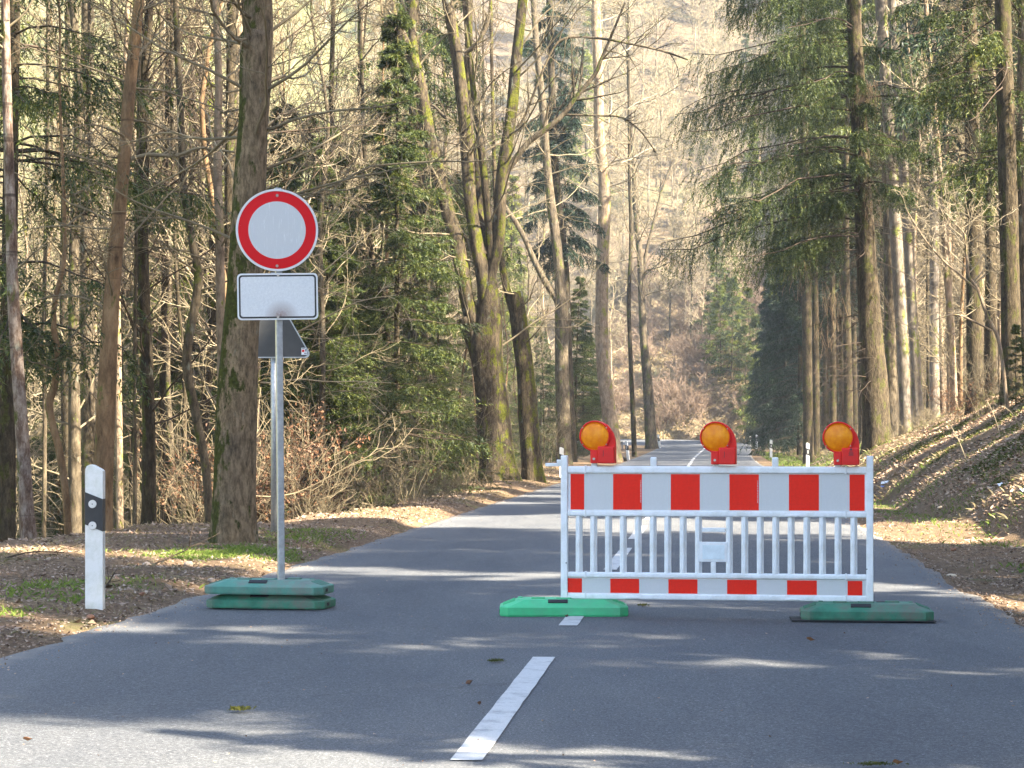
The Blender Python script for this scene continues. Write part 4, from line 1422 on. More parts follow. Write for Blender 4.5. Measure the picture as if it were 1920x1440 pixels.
key_tree('deciduous_tree', 'very thin brown trunk between the pale sunlit trunk and the last roadside trunk',
         [[(1190, 858, 10), (1186, 760, 9), (1181, 640, 8), (1179, 560, 8), (1183, 450, 7), (1180, 300, 6), (1178, 40, 4)]], 120, 'bark_dark', nb=20, levels=(5, 4), blen=3.0, Htop=20, minr=.012)
key_tree('deciduous_tree', 'last roadside trunk standing on the inside of the far bend, bluish bark',
         [[(1222, 846, 24), (1219, 800, 21), (1213, 700, 18), (1207, 640, 15), (1203, 560, 13), (1200, 480, 12), (1192, 400, 11), (1188, 300, 9), (1180, 180, 7), (1175, 40, 5)],
          [(1202, 560, 7), (1210, 480, 6), (1225, 420, 5), (1240, 360, 4), (1262, 300, 3)]], 150, 'bark_grey', nb=40, levels=(6, 5), blen=6, Htop=26, minr=.014, bmat='twig', hfrom=.3)


SPR['fork'] = key_tree('spruce_tree', 'dark spruce with hanging boughs right behind the trunk with the left-leaning limb',
         [[(1072, 868, 20), (1066, 700, 18), (1058, 500, 17), (1040, 300, 15), (1030, 0, 12)]], 98, 'bark_dark', nb=20, levels=(4,), blen=1.4, Htop=22, elev=(-25, 5), up=-.03, bmat='twig_dark', minr=.01, hfrom=.3)

# ---- spruces (needle foliage)
def spruce(name, label, H, base_h, Rm, rng, bark='bark_spruce', mat='needles', r0=.2, loc=(0, 0, 0), group=None, path=None, cat='spruce tree', dead=0, **kw):
    root = empty(name, loc)
    tag(root, label, cat, group)
    if path is None:
        path = [[0, 0, -.4, r0], [0, 0, H * .12, r0 * .85], [rng.normal(0, .06), rng.normal(0, .06), H * .5, r0 * .55], [rng.normal(0, .1), rng.normal(0, .1), H, .012]]
    part(root, 'trunk', trunk_mesh([path], M[bark], sides=10, k=4, amp=.01))
    (Vw, qw), (Vn, tn) = spruce_parts(H, base_h, Rm, rng, **kw)
    c = catmull(path, 6)
    def bend(V):
        V = V.copy()
        V[:, 0] += np.interp(V[:, 2], c[:, 2], c[:, 0]); V[:, 1] += np.interp(V[:, 2], c[:, 2], c[:, 1])
        return V
    if dead:
        Vd, qd = dead_twigs(.8, base_h + .15 * H, r0, dead, rng, 1.2 if H > 10 else .6, .006)
        qw = np.vstack([qw, qd + len(Vw)]); Vw = np.vstack([Vw, Vd])
    part(root, 'branches', mesh_np('branches', bend(Vw), [qw], [M['twig_dark']], smooth=True))
    part(root, 'foliage', mesh_np('foliage', bend(Vn), [tn], [M[mat]]))
    return root


# big spruce on the right verge whose boughs hang over the road
def big_spruce():
    D = 60.
    st = [(1645, 805, 54), (1640, 740, 50), (1634, 640, 45), (1626, 500, 38), (1619, 380, 34), (1612, 250, 31), (1604, 100, 28), (1600, 0, 26)]
    x0, y0, _ = PX(1640, 0, D); z0 = float(gz(x0, y0)); base = np.array([x0, y0, z0])
    rows = []
    for p in st:
        w = PX(p[0], p[1], D) - base
        rows.append([w[0], w[1], w[2], p[2] / 2 / F * D])
    rows[0][2] = -.4
    top = rows[-1]
    for k in range(1, 6):
        rows.append([top[0] - .07 * k, top[1], top[2] + 2.4 * k, top[3] * (1 - .17 * k)])
    root = empty('spruce_tree', tuple(base))
    tag(root, 'big spruce whose drooping boughs hang over the road, right of centre', 'spruce tree')
    part(root, 'trunk', trunk_mesh([rows], M['bark_spruce'], sides=28, amp=.012))
    rng = np.random.default_rng(42)
    c = catmull(rows, 6)
    def bend(V):
        V = V.copy()
        V[:, 0] += np.interp(V[:, 2], c[:, 2], c[:, 0]); V[:, 1] += np.interp(V[:, 2], c[:, 2], c[:, 1])
        return V
    H = 24
    sets = [dict(sector=(2.2, 4.3), nbr=66, base=5.4, Rm=5.6, H=17), dict(sector=(0, 6.28), nbr=56, base=9.0, Rm=4.0, H=24), dict(sector=(2.4, 4.2), nbr=8, base=4.6, Rm=3.6, H=7.5), dict(sector=(4.4, 7.0), nbr=9, base=6.0, Rm=2.4, H=11)]
    Vws, qws, Vns, tns = [], [], [], []; ow = on = 0
    for k_, s in enumerate(sets):
        (Vw, qw), (Vn, tn) = spruce_parts(s['H'], s['base'], s['Rm'], rng, nbr=s['nbr'], twigs=74, sprigs=34, leaf=.078, hang=1.15, droop=.34, fat=.14, sector=s['sector'], top=.5)
        Vws.append(bend(Vw)); qws.append(qw + ow); ow += len(Vw)
        Vns.append(bend(Vn)); tns.append(tn + on); on += len(Vn)
    Vd, qd = dead_twigs(1.5, 9, .3, 60, rng, 2.0, .007)
    Vws.append(bend(Vd)); qws.append(qd + ow)
    part(root, 'branches', mesh_np('branches', np.vstack(Vws), [np.vstack(qws)], [M['twig_dark']], smooth=True))
    part(root, 'foliage', mesh_np('foliage', np.vstack(Vns), [np.vstack(tns)], [M['needles']]))
    # hanging dead, brown needle clumps
    pts = []
    for (px, py, n) in ((1625, 165, 200), (1495, 500, 45), (1560, 540, 40), (1640, 360, 40), (1545, 600, 22)):
        p = PX(px, py, D - .6) - base
        q_ = p + np.stack([rng.normal(0, .16, n), rng.normal(0, .16, n), rng.uniform(-.55, .25, n)], 1)
        pts.append(q_)
    q_ = np.vstack(pts)
    P = grow(q_, np.tile([[0, 0, -1.]], (len(q_), 1)) + rng.normal(0, .25, q_.shape), rng.uniform(.15, .5, len(q_)), 4, .12, -.15, rng)
    V, qq = tubes(P, np.full((len(q_), 4), .0045), 3)
    part(root, 'dead_foliage', mesh_np('dead_foliage', V, [qq], [M['dead_needles']]))


big_spruce()

def add_foliage(root, base, rows, H, base_h, Rm, rng, mat='needles', **kw):
    c = catmull(rows, 6)
    (Vw, qw), (Vn, tn) = spruce_parts(H, base_h, Rm, rng, **kw)
    for V in (Vw, Vn):
        V[:, 0] += np.interp(V[:, 2], c[:, 2], c[:, 0]); V[:, 1] += np.interp(V[:, 2], c[:, 2], c[:, 1])
    part(root, 'branch', mesh_np('branch', Vw, [qw], [M['twig_dark']], smooth=True))
    part(root, 'foliage', mesh_np('foliage', Vn, [tn], [M[mat]]))


add_foliage(*SPR['left'][:2], SPR['left'][2][0], 17, 3.3, 2.7, np.random.default_rng(61), nbr=170, twigs=34, sprigs=22, leaf=.085, hang=.8, droop=.35, top=.4, fat=.13)
add_foliage(*SPR['dark'][:2], SPR['dark'][2][0], 22, 7.0, 2.9, np.random.default_rng(62), nbr=110, twigs=40, sprigs=15, leaf=.14, hang=1.6, droop=.4, top=.4)
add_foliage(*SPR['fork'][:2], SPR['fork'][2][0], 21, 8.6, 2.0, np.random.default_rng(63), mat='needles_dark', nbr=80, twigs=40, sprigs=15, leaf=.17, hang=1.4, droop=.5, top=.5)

# other identified trees of the right-hand wood
def right_tree(name, label, px0, py0, w0, px1, w1, D, bark, cat='tree', lean=True, **kw):
    return key_tree(name, label, [[(px0, py0, w0), (px0 - (px0 - px1) * .12, py0 - 90, w0 * .9), ((px0 + px1) / 2 + 2, py0 / 2, (w0 + w1) / 2), (px1, 0, w1)]], D, bark, cat=cat, **kw)


right_tree('spruce_tree', 'slim greenish trunk standing alone on the grass right of the far road', 1516, 835, 21, 1502, 14, 92, 'bark_spruce', nb=30, levels=(4,), blen=2.2, Htop=24, elev=(-30, 0), up=-.03, hfrom=.3, minr=.01, bmat='twig_dark')
right_tree('beech_tree', 'smooth pale beech trunk immediately right of the big spruce', 1700, 775, 25, 1650, 20, 66, 'bark_beech', nb=26, levels=(5, 4), blen=4.5, Htop=25, hfrom=.4, minr=.007, bmat='twig_pale', sides=20)
right_tree('beech_tree', 'second smooth beech trunk, leaning slightly left, beside the first', 1722, 765, 21, 1672, 16, 70, 'bark_beech', nb=26, levels=(5, 4), blen=4.2, Htop=25, hfrom=.4, minr=.007, bmat='twig_pale', sides=20)
right_tree('beech_tree', 'dark grey beech trunk squeezed between the big spruce and the pale beech', 1672, 770, 24, 1655, 18, 72, 'bark_grey', nb=20, levels=(5, 4), blen=4.0, Htop=25, hfrom=.5, minr=.007, bmat='twig')
SPR['dm'] = right_tree('spruce_tree', 'dark mossy trunk rising above the bank, left one of the two near the right edge', 1828, 700, 34, 1818, 25, 52, 'bark_spruce', nb=40, levels=(5,), blen=1.9, Htop=22, elev=(-30, 5), up=-.03, hfrom=.3, minr=.006, bmat='twig_dark')
SPR['re'] = right_tree('spruce_tree', 'thick dark trunk rising above the bank close to the right edge', 1896, 660, 40, 1880, 30, 46, 'bark_spruce', nb=40, levels=(5,), blen=2.0, Htop=21, elev=(-30, 5), up=-.03, hfrom=.3, minr=.006, bmat='twig_dark')
add_foliage(*SPR['dm'][:2], SPR['dm'][2][0], 20, 4.9, 2.0, np.random.default_rng(71), nbr=90, twigs=36, sprigs=24, leaf=.085, hang=1.1, droop=.35, top=.5, fat=.13)
add_foliage(*SPR['re'][:2], SPR['re'][2][0], 20, 4.4, 1.7, np.random.default_rng(72), nbr=80, twigs=36, sprigs=24, leaf=.085, hang=1.1, droop=.35, top=.5, fat=.13)
right_tree('beech_tree', 'thin sunlit pale stem between the beeches and the dark mossy trunk', 1790, 720, 14, 1735, 9, 62, 'bark_pale', nb=20, levels=(5, 4), blen=2.5, Htop=16, hfrom=.3, minr=.006, bmat='twig_pale')
right_tree('beech_tree', 'grey straight trunk midway between the beeches and the dark mossy trunk', 1752, 745, 20, 1748, 14, 78, 'bark_beech', nb=24, levels=(5, 4), blen=3.2, Htop=22, hfrom=.35, minr=.007, bmat='twig_pale')
right_tree('beech_tree', 'sunlit narrow trunk just left of the dark mossy trunk above the bank', 1782, 735, 13, 1768, 9, 70, 'bark_pale', nb=18, levels=(5, 4), blen=2.6, Htop=18, hfrom=.35, minr=.006, bmat='twig_pale')
r_, b_, _, rg = key_tree('leaning_sapling', 'bright sunlit leaning sapling with bare twigs above the bank, right side',
         [[(1892, 690, 7), (1875, 650, 7), (1850, 590, 6.5), (1832, 540, 6), (1818, 520, 5), (1812, 480, 5), (1808, 440, 4), (1790, 420, 3)],
          [(1834, 545, 4), (1800, 515, 4), (1770, 490, 3.5), (1735, 450, 3), (1700, 395, 2.5)],
          [(1860, 620, 4), (1820, 600, 3.5), (1790, 590, 3), (1750, 600, 2)]], 42, 'bark_pale', nb=26, levels=(6, 4), blen=1.1, minr=.0045, bmat='twig_pale', sides=8, hfrom=.3, ext=False)

# ------------------------------------------------------------------ filler wood: one of each kind, then copies
PR = np.random.default_rng(2024)
PROTO = {}
SRC = {}
ZL = [(42, ' in the near left wood'), (62, ' amid the left wood'), (90, ' deep in left wood'), (120, ' far in left wood'), (999, ' behind the left wood')]
ZR = [(75, ' in the near right wood'), (105, ' amid the right wood'), (140, ' deep in right wood'), (999, ' behind the right wood')]
ZH = [(225, ' at the hill foot'), (260, ' low on the hillside'), (310, ' halfway up the hillside'), (360, ' high on the hillside'), (999, ' near the hilltop')]


def proto_bare(key, name, label, group, H, r, base, nb, levels, bark, tw, minr, spread=.22, elev=(10, 55), cat='tree', sway=.25, adj='bare'):
    rng = np.random.default_rng(abs(hash(key)) % 1000 if False else sum(map(ord, key)))
    path = [[0, 0, -.5, r * 1.15]]
    for i in range(1, 7):
        path.append([rng.normal(0, sway) * i / 6, rng.normal(0, sway) * i / 6, H * i / 6, max(.01, r * (1 - .85 * i / 6))])
    root = empty(name, (0, 0, -200))
    tag(root, label, cat, group)
    part(root, 'trunk', trunk_mesh([path], M[bark], sides=7, k=3, amp=.012, flare=True))
    part(root, 'branches', bare_branches(H, r, base, nb, levels, rng, M[tw], spread=spread, minr=minr, path=path, elev=elev))
    PROTO.setdefault(key.split('#')[0], []).append([root, False])
    ADJ[root.name] = adj
    return root


ADJ = {}
MARKS = [(15, 'the left-edge spruce trunk'), (45, 'the birch'), (115, 'the crooked stem'), (165, 'the straight grey trunk'), (215, 'the tan leaning trunk'), (270, 'the first dark stem'),
         (310, 'the halfway stem'), (365, 'the bending trunk'), (412, 'the pale spotted trunk'), (450, 'the thick mossy trunk'), (522, 'the sign pole'), (585, 'the triangular sign'),
         (681, 'the conifer stem'), (722, 'the forked bare tree'), (784, 'the thick dark trunk'), (860, 'the multi-stemmed tree'), (990, 'the broken-topped trunk'), (1050, 'the left-forked trunk'), (1133, 'the pale sunlit trunk'), (1186, 'the very thin trunk'), (1215, 'the last roadside trunk'),
         (1342, 'the middle warning lamp'), (1420, 'the distant delineator pair'), (1508, 'the lone greenish trunk'), (1572, 'the right warning lamp'), (1630, 'the big spruce'), (1700, 'the smooth beeches'), (1750, 'the grey straight trunk'), (1790, 'the thin sunlit stem'), (1825, 'the dark mossy trunk'), (1888, 'the thick right-edge trunk')]
SEEN_LABELS = {}


def where_label(adj, what, x, y, zones, s=1.0):
    """a label from the look, the depth and the neighbours"""
    px = 960 + x / y * F
    k = min(range(len(MARKS)), key=lambda i: abs(MARKS[i][0] - px))
    m, nm = MARKS[k]
    dx = px - m
    side = 'behind' if abs(dx) < 9 else (('just ' if abs(dx) < 28 else '') + ('right of' if dx > 0 else 'left of'))
    zone = next((z for lim, z in zones if y < lim), zones[-1][1])
    k2 = max(0, min(len(MARKS) - 1, k + (1 if dx > 0 else -1)))
    n2 = MARKS[k2][1].replace('the ', '', 1)
    n1 = nm.replace('the ', '', 1)
    size = 'smaller' if s < .8 else ('larger' if s > 1.05 else 'mid-sized')
    for lab in (f'{adj} {what}{zone}, {side} {nm}', f'{size} {what}{zone}, {side} {nm}', f'{what}{zone}, between {n1} and {n2}', f'{size} {what}, between {n1} and {n2}', f'{adj} {what}, towards {n2} from {n1}'):
        lab = ' '.join(lab.split())
        if lab not in SEEN_LABELS and len(lab.split()) <= 16: break
    else:
        lab = ' '.join(f'{adj} {what}{zone}, {side} {nm}'.split())
    SEEN_LABELS[lab] = 1
    return lab


def place(key, x, y, rz=None, s=1.0, label=None, drop=.0):
    L = PROTO[key]
    pr = L[int(PR.integers(0, len(L)))]
    if len(pr) == 2: pr += [pr[0].get('label'), pr[0].get('group')]
    rz = PR.uniform(0, 6.283) if rz is None else rz
    z = float(gz(x, y)) - drop
    if not pr[1]:
        pr[1] = True
        r = pr[0]; r.location = (x, y, z); r.rotation_euler = (0, 0, rz); r.scale = (s,) * 3
        if label: r['label'] = label
        return r
    c = copy_tree(pr[0], (x, y, z), rz, s, label or pr[2])
    c['group'] = pr[3]
    SRC[c.name] = pr[0].name
    return c


GL = 'slender bare trees crowding the wood left of the road'
LL = 'slender bare tree standing in the crowded wood behind the left verge'
for i, (H, r, b, bark, tw, adj) in enumerate(((13, .075, 1.2, 'bark_dark', 'twig', 'slim'), (15, .10, 2, 'bark_grey', 'twig', 'grey'), (11, .05, .8, 'bark_grey', 'twig', 'thin'), (16, .13, 3, 'bark_dark', 'twig_dark', 'tall'), (12, .06, 1, 'bark_tan', 'twig', 'tan'), (14, .09, 2.0, 'bark_pale', 'twig_pale', 'pale'))):
    proto_bare('thin#%d' % i, 'slender_tree', LL, GL, H, r, b, 60, (7, 4), bark, tw, .0055, spread=.15, elev=(-5, 45), adj=adj)
GH = 'bare pale trees covering the sunlit hillside beyond the bend'
LH = 'pale bare tree on the sunlit hillside beyond the bend'
for i, (H, r, bark) in enumerate(((13, .13, 'bark_pale'), (15, .16, 'bark_beech'), (11, .11, 'bark_pale'), (14, .13, 'bark_grey'))):
    proto_bare('hill#%d' % i, 'bare_tree', LH, GH, H, r, H * .22, 40, (7, 6), bark, ('twig_cream', 'twig_cream', 'twig_pale', 'twig_cream')[i], .020, spread=.27, elev=(15, 60), sway=.4)
GB = 'small bare bushes and saplings along the foot of the far hillside'
LB = 'small bare bush at the foot of the far hillside'


def proto_spruce(key, name, label, group, H, base, Rm, r0, mat, seed, **kw):
    rng = np.random.default_rng(seed)
    root = spruce(name, label, H, base, Rm, rng, mat=mat, r0=r0, loc=(0, 0, -200), group=group, **kw)
    PROTO.setdefault(key.split('#')[0], []).append([root, False])


GY = 'young green spruces growing between the bare trees on the left'
LY = 'young spruce growing between bare trees of the left wood'
proto_spruce('young#0', 'spruce_tree', LY, GY, 8.5, .3, 2.0, .07, 'needles', 1, nbr=190, twigs=22, sprigs=28, leaf=.085, hang=.3, fat=.11, droop=.18)
proto_spruce('young#1', 'spruce_tree', LY, GY, 11, .6, 2.3, .09, 'needles', 2, nbr=210, twigs=22, sprigs=28, leaf=.09, hang=.45, fat=.11, droop=.25)
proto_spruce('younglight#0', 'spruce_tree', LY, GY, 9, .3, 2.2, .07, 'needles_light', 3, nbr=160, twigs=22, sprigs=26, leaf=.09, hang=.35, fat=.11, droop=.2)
GT = 'tall spruces with bare lower trunks in the right-hand wood'
LT = 'tall spruce with bare lower trunk in the right-hand wood'
proto_spruce('tall#0', 'spruce_tree', LT, GT, 25, 10, 2.8, .20, 'needles', 4, nbr=110, twigs=18, sprigs=8, leaf=.24, hang=.8, droop=.35, dead=60)
proto_spruce('tall#1', 'spruce_tree', LT, GT, 22, 7, 2.6, .16, 'needles_dark', 5, nbr=110, twigs=18, sprigs=8, leaf=.24, hang=.8, droop=.35, dead=60)
proto_spruce('tall#2', 'spruce_tree', LT, GT, 24, 12, 2.6, .24, 'needles', 6, nbr=90, twigs=18, sprigs=8, leaf=.24, hang=.8, droop=.35, dead=90)
GD = 'dense roadside spruces reaching down to the ground right of the far road'
LD = 'dense dark spruce with boughs to the ground right of the far road'
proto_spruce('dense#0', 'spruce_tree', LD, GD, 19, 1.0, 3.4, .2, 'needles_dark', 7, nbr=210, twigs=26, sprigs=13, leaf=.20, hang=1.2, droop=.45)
GDL = 'sunlit yellow-green spruces deep in the left wood'
proto_spruce('denselight#0', 'spruce_tree', 'sunlit yellow-green spruce deep in the left wood', GDL, 19, 1.0, 3.2, .2, 'needles_light', 17, nbr=190, twigs=24, sprigs=12, leaf=.22, hang=1.0, droop=.4)  # sunlit tone comes from the light needle colour
GC = 'dark conifers scattered over the far hillside'
LC = 'dark conifer among bare trees on the far hillside'
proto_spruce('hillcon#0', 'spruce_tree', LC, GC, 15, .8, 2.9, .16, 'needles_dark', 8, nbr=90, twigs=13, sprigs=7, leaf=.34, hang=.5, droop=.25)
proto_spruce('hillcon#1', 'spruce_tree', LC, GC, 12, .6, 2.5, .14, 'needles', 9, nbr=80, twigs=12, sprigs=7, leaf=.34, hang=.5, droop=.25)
GHL = 'light green conifers scattered over the far hillside'
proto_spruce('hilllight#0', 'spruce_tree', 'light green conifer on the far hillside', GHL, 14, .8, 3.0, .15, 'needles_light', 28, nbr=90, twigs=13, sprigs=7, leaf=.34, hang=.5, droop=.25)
GF = 'bright young spruces at the right foot of the far hillside'
LF = 'bright green young spruce at the right foot of the far hillside'
proto_spruce('foot#0', 'spruce_tree', LF, GF, 6.5, .2, 1.7, .06, 'needles_light', 10, nbr=90, twigs=13, sprigs=8, leaf=.20, hang=.3, droop=.12)
proto_spruce('foot#1', 'spruce_tree', LF, GF, 8, .2, 2.0, .07, 'needles', 12, nbr=90, twigs=13, sprigs=8, leaf=.22, hang=.3, droop=.15)
GS = 'dense spruces standing on the bank beside the camera, out of the picture'
LS = 'dense spruce on the near right bank outside the picture'
proto_spruce('shade#0', 'spruce_tree', LS, GS, 22, 1.5, 1.75, .2, 'needles', 13, nbr=260, twigs=20, sprigs=9, leaf=.30, hang=.6, droop=.3, shape=.35, top=.3)
proto_spruce('shade#1', 'spruce_tree', LS, GS, 20, 1.0, 1.6, .2, 'needles', 14, nbr=240, twigs=20, sprigs=9, leaf=.30, hang=.6, droop=.3, shape=.35, top=.3)

# shade trees on the bank beside and behind the camera; s = position across the sun's direction, r = along it
def sr(s, r):
    return .482 * s + .876 * r, .876 * s - .482 * r
for s_, r in ((9.1, 2.5), (10.0, 6), (13.2, 2.0), (15.5, 2.5), (19.1, 1.5), (21.9, .5), (24.5, 0), (31.2, -3), (34.4, -3), (37.8, -4), (42, -5), (47, -5),
              (9.3, 10), (13.3, 10.5), (19.5, 9.5), (22.6, 8), (33.5, 5), (3.0, 9), (.3, 10), (-3, 9), (-6.5, 8)):
    x, y = sr(s_, r)
    place('shade', x, y, s=PR.uniform(.92, 1.05), drop=.1)

for s_, r, k_ in ((11.5, 1.5, .36), (6.2, 1.0, .26), (7.5, .8, .28), (14.4, 2.5, .30)):  # small unseen spruces added to break up sun streaks on the road
    x, y = sr(s_, r)
    place('dense', x, y, s=k_, label='unseen small dense spruce added low on the near right bank for shade')['group'] = 'unseen small spruces added on the near right bank for shade'

# ---- left wood
placed = []
def free(x, y, dmin):
    for a, b in placed:
        if (a - x) ** 2 + (b - y) ** 2 < dmin * dmin: return False
    placed.append((x, y)); return True
edgeL = lambda v: float(np.interp(v, [0, 24, 28, 31, 36, 60, 100, 165, 190], [7.9, 7.7, 7.0, 6.4, 6.2, 6.6, 7.2, 9.5, 14]))
n = 0
tries = 0
while n < 155 and tries < 6000:
    tries += 1
    D = 31 + 105 * PR.random() ** 1.1
    px = PR.uniform(-120, 1100)
    x = (px - 960) / F * D
    u, v = xy2uv(x, D)
    if u > -edgeL(v) - .2 or v > 190: continue
    if abs(px - 520) < 25 and D < 40: continue
    if not free(x, D, 1.05 + D * .008): continue
    place('thin', x, D, s=PR.uniform(.75, 1.25)); n += 1
tries = n = 0
spots = [(600, 43), (668, 50), (745, 47), (570, 52), (530, 46), (820, 62), (300, 50), (340, 60), (150, 64), (400, 72), (20, 60), (60, 48), (110, 56), (300, 70), (560, 50), (610, 44), (640, 56), (700, 52), (560, 62), (650, 70), (720, 78), (480, 75), (860, 84), (1080, 105), (1020, 118), (1110, 150), (1095, 128), (900, 96), (760, 66), (380, 58), (520, 88), (200, 64)]
for px, D in spots:
    x = (px - 960) / F * D; place('young', x, D, s=PR.uniform(.6, .95)); placed.append((x, D))
while n < 100 and tries < 4000:
    tries += 1
    D = 44 + 96 * PR.random() ** 1.6; px = PR.uniform(-120, 1110) if PR.random() < .5 else PR.uniform(-80, 480); x = (px - 960) / F * D
    u, v = xy2uv(x, D)
    if u > -edgeL(v) - 2.2: continue
    if not free(x, D, 2.6): continue
    place('younglight' if PR.random() < .6 and D > 62 else 'young', x, D, s=PR.uniform(.6, 1.25) * (1 if D > 60 else .7)); n += 1
# tall evergreen tops behind the left wood
n = tries = 0
while n < 78 and tries < 5000:
    tries += 1
    D = PR.uniform(58, 165); px = PR.uniform(-120, 1060) if PR.random() < .6 else PR.uniform(-120, 520); x = (px - 960) / F * D
    u, v = xy2uv(x, D)
    if u > -edgeL(v) - 4: continue
    if not free(x, D, 2.4): continue
    place('denselight', x, D, s=PR.uniform(.7, 1.25))
    n += 1
n = tries = 0
while n < 9 and tries < 3000:
    tries += 1
    D = PR.uniform(70, 190); px = PR.uniform(-120, 1080); x = (px - 960) / F * D
    u, v = xy2uv(x, D)
    if u > -edgeL(v) - 5: continue
    if not free(x, D, 3.5): continue
    place('dense', x, D, s=PR.uniform(.8, 1.25), label='dense dark spruce deep in the wood left of the road')['group'] = 'dense dark spruces deep in the left wood'
    n += 1

# ---- right wood
n = tries = 0
while n < 65 and tries < 5000:
    tries += 1
    D = 56 + 120 * PR.random(); px = PR.uniform(1500, 2080); x = (px - 960) / F * D
    u, v = xy2uv(x, D)
    lo = float(np.interp(v, [50, 90, 130, 180], [6.5, 7.5, 9.0, 14]))
    if u < lo: continue
    if px < 1700 and px > 1600 and D < 62: continue
    if not free(x, D, 1.9): continue
    place('tall', x, D, s=PR.uniform(.8, 1.2)); n += 1
n = tries = 0
GR = 'slim bare trees scattered through the right-hand wood'
LR = 'slim bare pale tree scattered in the right-hand wood'
while n < 60 and tries < 5000:
    tries += 1
    D = 48 + 110 * PR.random(); px = PR.uniform(1480, 2000); x = (px - 960) / F * D
    u, v = xy2uv(x, D)
    if u < float(np.interp(v, [40, 90, 130, 180], [6.0, 7.2, 8.6, 14])): continue
    if not free(x, D, 1.3): continue
    place('thin', x, D, s=PR.uniform(.9, 1.5), label=LR)['group'] = GR
    n += 1
for px, D in ((1530, 98), (1548, 112), (1562, 96), (1578, 108), (1590, 92), (1602, 120), (1545, 135), (1572, 140), (1600, 145), (1530, 150), (1617, 100), (1555, 124)):
    place('tall', (px - 960) / F * D, D, s=PR.uniform(.75, 1.0))
for px, D in ((1535, 165), (1575, 172), (1610, 160), (1555, 190)):
    place('dense', (px - 960) / F * D, D, s=PR.uniform(.8, 1.0))
for px, D in ((1465, 168), (1500, 185), (1440, 195)):
    place('dense', (px - 960) / F * D, D, s=PR.uniform(.75, 1.0))

# ---- far hillside
n = tries = 0
placed2 = []
def free2(x, y, d):
    for a, b in placed2:
        if (a - x) ** 2 + (b - y) ** 2 < d * d: return False
    placed2.append((x, y)); return True
while n < 40 and tries < 3000:
    tries += 1
    D = 235 + 175 * PR.random(); px = PR.uniform(1050, 1420) if PR.random() < .75 else PR.uniform(-60, 1980); x = (px - 960) / F * D
    if 1130 < px < 1330 and D < 300 : continue
    if not free2(x, D, 4.5): continue
    place('hillcon' if PR.random() < .6 else 'hilllight', x, D, s=PR.uniform(.7, 1.25)); n += 1
n = tries = 0
while n < 300 and tries < 12000:
    tries += 1
    D = 212 + 190 * PR.random(); px = PR.uniform(-80, 1980); x = (px - 960) / F * D
    if PR.random() > (1.0 if 1080 < px < 1400 else .13): continue
    if not free2(x, D, 2.0): continue
    place('hill', x, D, s=PR.uniform(.6, 1.15)); n += 1
for px, D in ((1330, 211), (1352, 208), (1372, 206.5), (1398, 205), (1415, 203), (1345, 216), (1385, 212), (1365, 221), (1425, 199), (1362, 230), (1405, 209)):
    place('foot', (px - 960) / F * D, D, s=PR.uniform(.8, 1.4))
for px, D in ((1500, 124), (1472, 150), (1455, 165)):
    place('dense', (px - 960) / F * D, D, s=PR.uniform(.7, .9))
for i in range(9):
    px = PR.uniform(1360, 1470); D = PR.uniform(190, 206)
    u, v = xy2uv((px - 960) / F * D, D)
    if u > 6: place('foot', (px - 960) / F * D, D, s=PR.uniform(.4, .8))


# ------------------------------------------------------------------ bushes
def bush_mesh(n, h, rng, minr, mat, levels=(5, 4), spread=.5, lean=.5, name='stems'):
    p0 = np.stack([rng.normal(0, spread * .35, n), rng.normal(0, spread * .35, n), np.full(n, -.1)], 1)
    d = np.stack([rng.normal(0, lean, n), rng.normal(0, lean, n), np.ones(n)], 1)
    return branch_set(p0, d, h * rng.uniform(.5, 1.15, n), np.full(n, max(minr * 1.8, .008)), levels, rng, mat, up=.02, minr=minr, ang=(20, 50), name=name)


def bush(name, label, group, key, n, h, minr, mat, seed, leaves=0, leafmat='brown_leaf', lsize=.07, cat='bush', **kw):
    rng = np.random.default_rng(seed)
    root = empty(name, (0, 0, -200))
    tag(root, label, cat, group)
    me = bush_mesh(n, h, rng, minr, M[mat], **kw)
    part(root, 'branches', me)
    if leaves:
        co = np.empty(len(me.vertices) * 3, dtype=np.float32); me.vertices.foreach_get('co', co); co = co.reshape(-1, 3)
        far = co[len(co) // 3:]
        c = far[rng.integers(0, len(far), leaves)] + rng.normal(0, .02, (leaves, 3))
        V, T = leaf_quads(c.astype(float), lsize, rng)
        part(root, 'leaves', mesh_np('leaves', V, [T], [M[leafmat]]))
    PROTO.setdefault(key, []).append([root, False])


bush('bare_bush', LB, GB, 'hillbush', 22, 3.2, .018, 'twig_red', 1, levels=(6, 4), spread=2.2, lean=.55)
bush('bare_bush', LB, GB, 'hillbush', 22, 4.2, .018, 'twig_red', 2, levels=(6, 4), spread=2.0, lean=.4)
bush('bare_bush', 'twiggy bare bush on the edge of the left verge', 'bare bushes along the left verge', 'vbush', 22, 1.1, .004, 'twig', 3, levels=(6, 4), spread=.9, lean=.7)
bush('bare_bush', 'twiggy bare bush on the edge of the left verge', 'bare bushes along the left verge', 'vbush', 14, 2.8, .005, 'twig', 4, levels=(7, 5), spread=.7, lean=.6)
bush('bare_bush', 'twiggy bare bush on the edge of the left verge', 'bare bushes along the left verge', 'vbush', 34, .9, .004, 'twig', 6, levels=(5, 4), spread=.8, lean=.9)
bush('leafy_bush', 'young beech keeping its red-brown leaves, behind the sign pole', 'young brown-leaved beeches behind the sign pole', 'brown', 9, 2.6, .005, 'twig_dark', 5, leaves=1000, levels=(7, 5), spread=.6, lean=.5)
n = 0
for i in range(70):
    D = PR.uniform(203.5, 226); px = PR.uniform(1120, 1440); place('hillbush', (px - 960) / F * D, D, s=PR.uniform(.35, 1.0))
